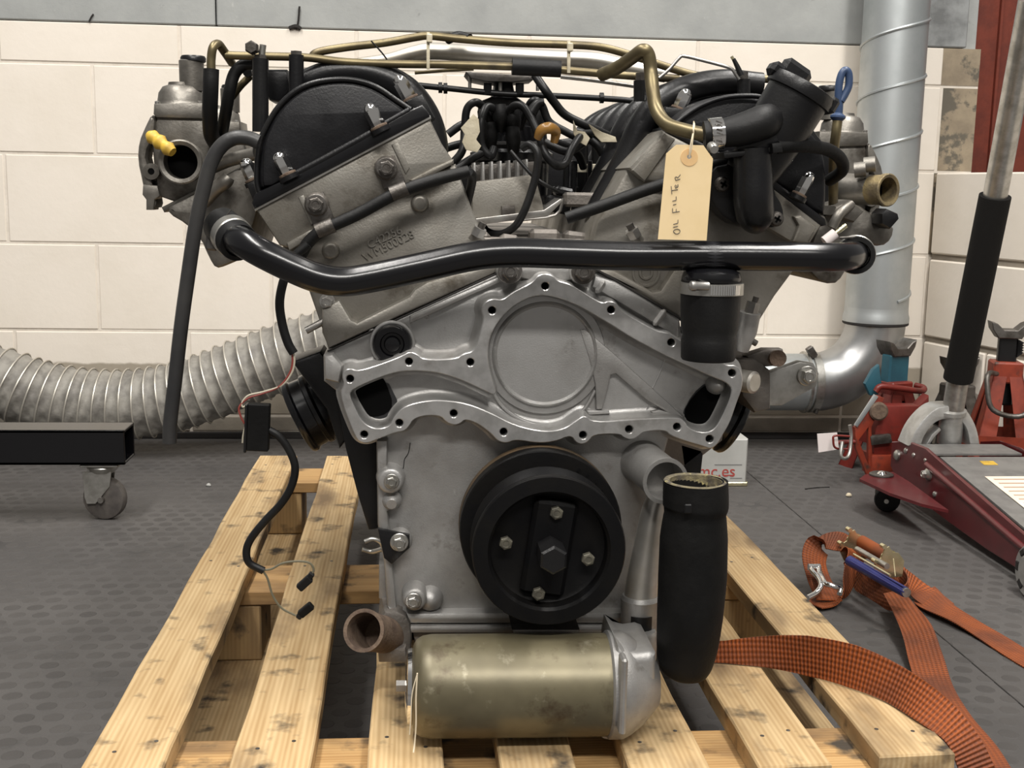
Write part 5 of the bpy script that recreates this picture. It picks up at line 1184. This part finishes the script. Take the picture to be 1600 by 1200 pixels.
# right side carb
rb, rq = carb('r', 1316, 296, .98, 1.37, -1)
throat(1388, 297, 26, 1.30, 'brass', (.45, -.9, 0), .026)
lathe('throat_pipe', [(M(27, 1.33), -.075), (M(24, 1.33), -.04), (M(23, 1.33), -.022)], V(1388, 297, 1.30), (.45, -.9, 0), 'carburettor_alloy', eng, 30)
prism('intake_adapter', chaikin([(1292, 330), (1312, 312), (1340, 318), (1372, 340), (1400, 352), (1396, 374), (1380, 386), (1352, 380), (1330, 404), (1320, 432), (1304, 446), (1270, 436), (1262, 400), (1276, 360)], 1), 1.30, 1.60, 'carburettor_alloy', eng, bev=.006)
prism('inlet_manifold', chaikin([(1215, 172), (1262, 188), (1298, 235), (1312, 300), (1292, 330), (1240, 300)], 1), 1.34, 1.80, 'satin_black', eng, bev=.006)
prism('adapter_step', [(1306, 322), (1330, 312), (1352, 330), (1336, 348), (1300, 336)], 1.275, 1.33, 'carburettor_alloy', eng, bev=.005)
prism('vent_elbow', [(1378, 334), (1386, 326), (1404, 334), (1406, 342), (1392, 358), (1378, 350)], 1.27, 1.30, 'satin_black', eng, bev=.003)
tube('coolant_gallery', [(1300, 356, 1.27), (1312, 334, 1.27), (1330, 320, 1.28)], 8, 'carburettor_alloy', eng, 14)
for x, y in ((1360, 258), (1345, 266)): tube('carb_boss', [(x-10, y, 1.32), (x+8, y-2, 1.315)], 12, 'carburettor_alloy', eng, 16, 2)
# dipstick
dp = tube('dipstick_tube', [(1309, 186, 1.255), (1306, 210, 1.255), (1303, 240, 1.265), (1302, 300, 1.29), (1302, 340, 1.308)], 7.5, 'passivated_pipe', eng, 14)
lathe('dipstick_collar', [(M(8, 1.25), -.003), (M(12, 1.25), 0), (M(12, 1.25), .002), (M(6, 1.25), .005)], V(1309, 184, 1.255), (.08, 0, 1), 'blue_plastic', dp, 20)
tube('dipstick_handle', [(1310, 184, 1.255), (1311, 168, 1.255), (1310, 152, 1.255), (1311, 132, 1.255), (1315, 116, 1.255), (1321, 110, 1.255), (1326, 116, 1.255), (1326, 134, 1.255), (1320, 148, 1.255), (1314, 158, 1.255)], 6, 'blue_plastic', dp, 12)

# ---------------------------------------------------------------- hoses on the left
tube('drain_hose', [(404, 222, 1.17), (388, 216, 1.17), (366, 216, 1.17), (346, 228, 1.17), (330, 254, 1.17), (318, 296, 1.17), (306, 350, 1.17), (294, 430, 1.17), (283, 510, 1.17), (274, 590, 1.17), (266, 660, 1.17), (265, 692, 1.17)], 11, 'grey_rubber', eng, 18, inner=.7)
tube('fuel_hose', [(330, 108, 1.27), (329, 140, 1.27), (328, 180, 1.28), (330, 210, 1.30), (338, 226, 1.34)], 11.5, 'rubber_black', eng, 16)
tube('vent_hose', [(398, 99, 1.30), (380, 102, 1.30), (366, 116, 1.30), (358, 146, 1.30), (352, 180, 1.31), (346, 214, 1.34)], 9, 'rubber_black', eng, 16)
GP = 'passivated_pipe'
tube('fuel_pipe', [(330, 112, 1.27), (330, 92, 1.27), (333, 74, 1.27), (341, 69, 1.28), (350, 80, 1.29), (362, 98, 1.32)], 6.5, GP, eng, 12)
tube('fuel_pipe', [(352, 86, 1.29), (374, 87, 1.29), (420, 88, 1.29), (480, 90, 1.29), (540, 97, 1.29), (620, 100, 1.29), (700, 101, 1.29), (800, 104, 1.29)], 6, GP, eng, 12)
tube('fuel_pipe', [(362, 152, 1.33), (376, 134, 1.33), (392, 118, 1.33)], 5.5, GP, eng, 12)
lathe('pipe_end', [(M(7, 1.33), 0), (M(6.5, 1.33), .01)], V(388, 114, 1.325), (0, -1, 0), 'rubber_black', eng, 16)
for x, y0, y1, r in ((407, 92, 206, 12), (463, 86, 146, 11)):
    o = tube('stack_stud', [(x, y1, 1.27), (x, (y0+y1)/2, 1.27), (x, y0, 1.27)], r, 'satin_black', eng, 18, 3)
    tube('stud_cap', [(x, y0+8, 1.27), (x, y0-6, 1.27)], r*.8, 'dark_steel', o, 6, 2)
lathe('banjo_bolt', [(M(10, 1.27), 0), (M(10, 1.27), .012), (M(8, 1.27), .014)], V(395, 76, 1.27), (0, -1, 0), 'dark_steel', eng, 6)
tube('bleed_screw', [(409, 86, 1.27), (411, 70, 1.27)], 5, 'zinc', eng, 8, 2)
prism('linkage_block', [(414, 108), (448, 108), (454, 136), (440, 160), (420, 156), (410, 132)], 1.30, 1.36, 'satin_black', eng, bev=.004)

# ---------------------------------------------------------------- pipework across the top
YT2 = 1.30
tube('fuel_pipe', [(486, 92, YT2), (496, 82, YT2), (540, 74, YT2), (600, 67, YT2), (650, 58, YT2), (672, 56, YT2), (720, 61, YT2), (800, 67, YT2), (890, 70, YT2), (940, 74, YT2), (985, 86, YT2), (1040, 104, YT2), (1080, 116, YT2), (1110, 120, YT2), (1210, 124, YT2)], 6, GP, eng, 12)
tube('balance_tube', [(560, 104, YT2+.03), (610, 96, YT2+.03), (650, 84, YT2+.03), (680, 80, YT2+.03), (760, 85, YT2+.03), (860, 91, YT2+.03), (930, 95, YT2+.03), (990, 108, YT2+.03), (1040, 116, YT2+.03)], 12.5, 'polished_alloy', eng, 20)
tube('pipe_sleeve', [(800, 104, YT2-.012), (838, 106, YT2-.012), (876, 108, YT2-.012)], 12.5, 'rubber_black', eng, 18)
tube('fuel_pipe', [(876, 109, YT2-.01), (920, 113, YT2-.01), (990, 119, YT2-.01), (1060, 123, YT2)], 6, GP, eng, 12)
tube('vacuum_line', [(648, 114, YT2), (700, 110, YT2), (740, 108, YT2)], 2.5, GP, eng, 8)
tube('vacuum_line', [(876, 120, YT2), (930, 126, YT2), (1000, 136, YT2)], 3, 'steel', eng, 8)
YE = 1.22
tube('heater_pipe', [(940, 117, YE+.04), (964, 106, YE+.02), (988, 90, YE), (1004, 79, YE-.01), (1013, 86, YE-.01), (1017, 112, YE-.01), (1020, 142, YE-.02), (1026, 172, YE-.03), (1042, 194, YE-.05), (1070, 204, YE-.07), (1104, 211, YE-.085)], 10.5, GP, eng, 18)
tube('support_wire', [(1030, 122, 1.24), (1046, 108, 1.24), (1062, 90, 1.24), (1070, 88, 1.24), (1104, 96, 1.24), (1140, 106, 1.24), (1148, 114, 1.24), (1155, 124, 1.24)], 2.6, 'steel', eng, 8, 3)
for x, y0, y1 in ((669, 50, 108), (889, 64, 114)):
    o = prism('cable_tie', [(x-2.5, y0), (x+2.5, y0), (x+2.5, y1), (x-2.5, y1)], YT2-.016, YT2-.013, 'masking_tape', eng, bev=.0005)
    box('tie_head', V(x+2, y0+10, YT2-.017), (.006, .005, .009), 'masking_tape', o, None, .001)
tube('tie_tail', [(580, 64, YT2-.01), (598, 84, YT2-.01), (612, 104, YT2-.01)], 1.2, 'cable_black', eng, 6)
tube('pipe_grommet', [(700, 62, YT2), (716, 56, YT2+.01), (734, 60, YT2)], 7, 'rubber_black', eng, 12)
for x, y0 in ((1162, 120), (1000, 122)):
    tube('runner_stud', [(x, y0+36, 1.25), (x, y0+4, 1.25)], 10, 'satin_black', eng, 16, 2); tube('stud_nut', [(x, y0+6, 1.25), (x, y0-8, 1.25)], 7, 'dark_steel', eng, 6, 2)
tube('temp_sender', [(1158, 118, 1.24), (1152, 104, 1.24), (1146, 92, 1.24)], [5, 4, 3], 'cable_black', eng, 10)
tube('sender_tip', [(1147, 95, 1.24), (1143, 88, 1.24)], 2.5, 'gold_zinc', eng, 8, 2)
# throttle cross rod and capstan
YC = 1.42
tr = tube('throttle_rod', [(650, 133, YC), (700, 138, YC), (780, 146, YC), (870, 150, YC), (960, 155, YC), (990, 158, YC)], 4.5, 'cable_black', eng, 10)
for x, y in ((688, 137), (696, 138), (940, 153)): tube('rod_end', [(x-3, y, YC), (x+3, y, YC)], 8, 'cable_black', tr, 12, 2)
cp2 = prism('throttle_capstan', [(728, 112), (835, 118), (834, 124), (800, 128), (760, 127), (736, 122)], YC-.01, YC+.05, 'dark_steel', eng, bev=.001)
for x, y0, y1 in ((734, 112, 142), (782, 115, 142), (840, 118, 142)): tube('capstan_post', [(x, y0, YC), (x, y1, YC)], 2.6, 'steel', cp2, 8, 2)
prism('capstan_pedestal', [(776, 124), (800, 124), (806, 150), (820, 160), (822, 220), (752, 220), (750, 158), (770, 150)], YC+.01, YC+.06, 'satin_black', cp2, bev=.004)
for x in (762, 812): tube('pedestal_nut', [(x, 148, YC), (x, 130, YC)], 7, 'cable_black', cp2, 6, 2)
tube('kickdown_cable', [(836, 118, YC-.02), (850, 138, YC-.03), (866, 160, YC-.03), (884, 180, YC-.03), (920, 198, YC-.03), (950, 212, YC-.02)], 6.5, 'cable_black', eng, 12)

# ---------------------------------------------------------------- the vee: distributor, leads, amplifier
YV = 1.40
finish('valley_plate', *prismw([(V(700, 340, 1.3).x, V(800, 372, 1.26).z), (V(960, 340, 1.3).x, V(800, 372, 1.26).z), (V(960, 340, 1.3).x, V(800, 430, 1.26).z), (V(700, 340, 1.3).x, V(800, 430, 1.26).z)], 1.26, 1.84, .004), 'dark_aluminium', eng)
for k, (x, y, w_) in enumerate(((745, 372, 40), (795, 376, 30), (850, 368, 46), (900, 372, 40))): box('valley_casting', V(x, y, 1.28), (M(w_, 1.28), .03, .014), 'dark_aluminium', eng, rotm(ry=.1*(k % 2)), .004)
ds = lathe('distributor', [(M(58, YV), -.07), (M(60, YV), -.03), (M(66, YV), -.028), (M(66, YV), -.018), (M(58, YV), -.014), (M(54, YV), .012), (M(40, YV), .020), (M(15, YV), .022)], V(800, 216, YV+.06), (0, 0, 1), 'gloss_black', eng, 32)
for k in range(12):
    a = 2*math.pi*k/12; c = V(800, 200, YV+.06)+Vector((M(42, YV)*math.cos(a), M(42, YV)*math.sin(a), .008))
    lathe('lead_tower', [(.009, -.006), (.008, .012), (.006, .016)], c, (.2*math.cos(a), .2*math.sin(a), 1), 'rubber_black', ds, 12)
finish('tower_band', *sweep([V(738+k*14, 226, YV) for k in range(10)], M(5, YV), 8), 'gasket_black', ds, 40)
LD = [
 [(768, 196, YV), (758, 172, YV-.02), (744, 160, YV-.03), (730, 170, YV-.03), (726, 200, YV-.03), (722, 236, YV-.04), (700, 262, YV-.04)],
 [(776, 192, YV), (772, 172, YV-.03), (760, 168, YV-.04), (752, 190, YV-.05), (752, 226, YV-.05), (766, 244, YV-.05), (772, 232, YV-.04)],
 [(788, 192, YV-.02), (800, 168, YV-.04), (816, 166, YV-.05), (830, 186, YV-.06), (842, 212, YV-.07), (852, 240, YV-.08), (868, 258, YV-.08), (882, 256, YV-.07), (894, 232, YV-.06), (908, 212, YV-.04), (924, 208, YV-.02)],
 [(812, 200, YV), (830, 160, YV-.02), (846, 164, YV-.02), (858, 190, YV-.02), (884, 206, YV-.02), (900, 214, YV-.02)],
 [(850, 222, YV-.05), (880, 236, YV-.05), (896, 234, YV-.04), (920, 220, YV-.02), (936, 232, YV-.02), (946, 256, YV-.02), (950, 280, YV-.02)],
 [(900, 206, YV), (932, 214, YV), (960, 222, YV), (974, 240, YV), (980, 262, YV)],
 [(868, 222, YV-.03), (892, 232, YV-.02), (905, 244, YV-.01), (912, 262, YV)],
 [(700, 210, YV), (720, 196, YV), (742, 190, YV), (760, 200, YV)],
 [(696, 232, YV+.02), (716, 226, YV+.02), (740, 222, YV+.02)],
 [(706, 268, YV-.05), (724, 258, YV-.05), (740, 246, YV-.05), (758, 236, YV-.05)],
]
for p in LD: tube('ignition_lead', p, 6.2, 'cable_black', eng, 10)
for x, y in ((780, 178), (800, 184), (764, 206), (800, 212)): tube('lead_boot', [(x, y-14, YV-.03), (x+2, y+4, YV-.03), (x+2, y+24, YV-.02)], [10, 12, 9], 'rubber_black', eng, 14, 4)
tube('lead_clip', [(830, 176, YV-.04), (840, 162, YV-.04), (850, 160, YV-.04)], [9, 7, 6], 'cable_black', eng, 12, 4)
tube('amber_sleeve', [(840, 216, YV-.085), (846, 204, YV-.09), (858, 200, YV-.09), (868, 206, YV-.08), (866, 222, YV-.075)], [6, 8.5, 9, 8, 6], 'amber_hose', eng, 16)
for p in ([(720, 200), (740, 178), (748, 186), (750, 206), (744, 218), (752, 228), (746, 238), (728, 234), (722, 222), (726, 210)], [(896, 188), (902, 204), (914, 206), (922, 216), (916, 228), (902, 220), (896, 208)], [(920, 194), (940, 206), (962, 214), (964, 222), (940, 222), (930, 212)]):
    prism('tape_flag', p, YV-.075 if p[0][0] < 800 else YV-.045, YV-.072 if p[0][0] < 800 else YV-.042, 'masking_tape', eng, bev=.0006)
for x, y in ((910, 262), (933, 262), (957, 262)):
    o = tube('plug_boot', [(x, y-34, 1.44), (x, y, 1.44), (x+1, y+40, 1.44)], 9, 'rubber_black', eng, 12, 3)
    box('boot_tag', V(x, y+1, 1.428), (.012, .002, .010), 'white_wire', o, None, .0005)
for x in (884, 896, 920, 944): box('loom_rail', V(x, 292, 1.42), (.006, .012, .062), 'gloss_black', eng, None, .001)
box('loom_rail', V(920, 300, 1.44), (.09, .008, .012), 'satin_black', eng, None, .001)
prism('valley_dark_panel', [(846, 222), (900, 214), (965, 240), (975, 330), (840, 330)], 1.60, 1.64, 'satin_black', eng, bev=.003)  # dark panels added to blacken the open vee, standing in for clutter
prism('valley_dark_panel', [(700, 262), (745, 236), (850, 232), (850, 310), (720, 336)], 1.62, 1.66, 'satin_black', eng, bev=.003)
# ignition amplifier: ribbed aluminium box
YA = 1.30
am = prism('amplifier', [(737, 284), (836, 272), (850, 326), (846, 334), (738, 342)], YA, YA+.06, 'dirty_aluminium', eng, bev=.003)
for k in range(7):
    x = 740+k*13.6; prism('cooling_fin', [(x, 254-k*.9), (x+3.2, 254-k*.9), (x+4.2, 284-k*1.6), (x-.6, 284-k*1.6)], YA+.002, YA+.055, 'cast_aluminium', am, bev=.001)
prism('fin_back', [(736, 258), (838, 252), (838, 276), (737, 286)], YA+.03, YA+.055, 'dark_steel', am, bev=.001)
prism('mounting_tray', [(738, 342), (850, 328), (876, 310), (880, 314), (856, 338), (742, 352)], YA-.01, YA+.07, 'steel', am, bev=.001)
tube('tray_strip', [(880, 310, YA-.008), (868, 336, YA-.008), (812, 344, YA-.008)], 2.5, 'steel', am, 6, 3)
prism('amp_clip', [(784, 322), (804, 320), (806, 338), (784, 340)], YA-.008, YA, 'dark_steel', am, bev=.001)
tube('amp_cable', [(816, 232, YA-.02), (828, 226, YA-.025), (840, 240, YA-.03), (838, 270, YA-.03), (830, 300, YA-.03), (818, 332, YA-.03), (804, 354, YA-.025), (782, 366, YA-.01), (762, 362, YA+.01), (752, 350, YA+.02)], 6, 'cable_black', eng, 12)
tube('amp_lead', [(798, 236, YA-.01), (812, 252, YA-.015), (834, 276, YA-.02), (858, 292, YA-.02), (872, 300, YA-.01)], 3, 'cable_black', eng, 8)
for x, y, w_, h_ in ((870, 320, 40, 24), (880, 300, 30, 14), (700, 300, 12, 60)): box('valley_bracket', V(x, y, 1.36), (M(w_, 1.36), .03, M(h_, 1.36)), 'satin_black', eng, rotm(ry=.2), .003)
box('valley_bracket', V(905, 312, 1.32), (M(50, 1.32), .02, M(22, 1.32)), 'dark_aluminium', eng, None, .003)

# ---------------------------------------------------------------- wiring hanging on the left
YL = 1.16
tube('loom_sleeve', [(482, 382, YL), (462, 400, YL), (446, 430, YL), (437, 470, YL), (441, 506, YL), (450, 536, YL), (459, 552, YL)], 7, 'cable_black', eng, 12)
tube('loose_wire', [(458, 548, YL), (460, 566, YL), (455, 584, YL), (440, 602, YL), (412, 612, YL), (388, 618, YL), (378, 630, YL), (380, 636, YL), (386, 632, YL)], 1.6, 'white_wire', eng, 6)
tube('loose_wire', [(456, 548, YL), (457, 566, YL), (452, 584, YL), (436, 604, YL), (410, 615, YL), (388, 622, YL), (374, 636, YL), (376, 650, YL), (382, 662, YL)], 1.7, 'red_wire', eng, 6)
tube('loose_wire', [(384, 662, YL), (380, 680, YL), (379, 692, YL)], 1.4, 'white_wire', eng, 6)
rl = box('relay_box', V(404, 667, YL), (M(34, YL), .012, M(74, YL)), 'dusty_rubber', eng, rotm(ry=.05), .001)
box('relay_lid', V(385, 668, YL), (M(4, YL), .014, M(76, YL)), 'satin_black', rl, rotm(ry=.05), .0006)
tube('loom_cable', [(420, 672, YL), (436, 682, YL), (452, 704, YL), (461, 730, YL), (456, 758, YL), (440, 786, YL), (414, 814, YL), (392, 842, YL), (385, 862, YL), (390, 880, YL), (412, 892, YL)], 6.2, 'cable_black', eng, 12)
tube('loose_wire', [(410, 891, YL), (424, 889, YL), (442, 880, YL), (466, 877, YL), (484, 880, YL), (490, 890, YL), (486, 900, YL)], 1.8, 'olive_wire', eng, 6)
tube('loose_wire', [(410, 891, YL), (418, 904, YL), (426, 930, YL), (440, 950, YL), (462, 962, YL)], 1.8, 'olive_wire', eng, 6)
for x, y, a in ((476, 911, .75), (478, 953, .7)):
    o = box('wire_connector', V(x, y, YL), (M(26, YL), .008, M(13, YL)), 'dusty_rubber', eng, rotm(ry=-a), .0012)
    box('connector_boot', V(x+9*(1 if y < 930 else -1), y+(-11 if y < 930 else 8), YL), (M(12, YL), .007, M(9, YL)), 'rubber_black', o, rotm(ry=-a-.2), .001)

# ================================================================ CARDBOARD TAG
YG2 = 1.098
tg = empty('luggage_tag', V(1067, 376, YG2), 'buff cardboard tag reading OIL FILTER tied to the heater pipe', 'tag')
prism('tag_card', [(1057, 226), (1099, 227), (1114, 248), (1104, 376), (1028, 374), (1041, 240)], YG2, YG2+.0008, 'card', tg, holes=[circ(1077, 245, 3.5, 14)], bev=0)
prism('hole_ring', circ(1077, 246, 13.5, 26), YG2-.0005, YG2, 'card_ring', tg, holes=[circ(1077, 245, 3.8, 14)], bev=0)
tube('tag_string', [(1077, 246, YG2-.001), (1078, 232, YG2-.003), (1082, 212, YG2-.002), (1085, 196, YG2+.01), (1084, 190, YG2+.03)], 1.1, 'string', tg, 6)
tube('tag_string', [(1077, 246, YG2-.001), (1081, 230, YG2-.003), (1083, 210, YG2-.002), (1085, 196, YG2+.01)], 1.1, 'string', tg, 6)
tube('tag_loop', [(1084, 192, YG2+.005), (1083, 206, YG2-.004+.002), (1082, 222, YG2+.02), (1083, 210, YG2+.045), (1084, 194, YG2+.03), (1084, 190, YG2+.01)], 1.1, 'string', tg, 6)
# handwriting, letters running up the card. zoomed crop coords -> photo: x=1020+u*.15, y=200+v*.15
def hw(*strokes):
    m_ = MB()
    for st_ in strokes:
        W_ = [V(1020+u*.15, 200+v*.15, YG2-.0006) for u, v in st_]
        p_ = catmull(W_, 3) if len(W_) > 2 else W_
        m_.add(sweep(p_, .00030, 6))
    m_.build('handwriting', 'ink', tg, 60)
hw([(228, 1095), (215, 1075), (228, 1060), (255, 1052), (280, 1062), (282, 1085), (262, 1100), (238, 1100), (226, 1090)])
hw([(212, 1033), (262, 1022)])
hw([(215, 1002), (262, 990)], [(262, 990), (262, 955)])
hw([(205, 880), (280, 868)], [(205, 880), (207, 835)], [(243, 873), (245, 842)])
hw([(212, 800), (245, 792)])
hw([(205, 760), (245, 752)], [(245, 752), (243, 712)])
hw([(200, 690), (192, 605)], [(197, 650), (262, 640)])
hw([(238, 625), (262, 612), (264, 600)], [(238, 625), (232, 600), (240, 592)], [(262, 612), (262, 585)], [(250, 617), (247, 596)])
hw([(240, 545), (285, 530)], [(240, 545), (232, 515), (246, 508), (262, 520)], [(258, 520), (288, 485)])
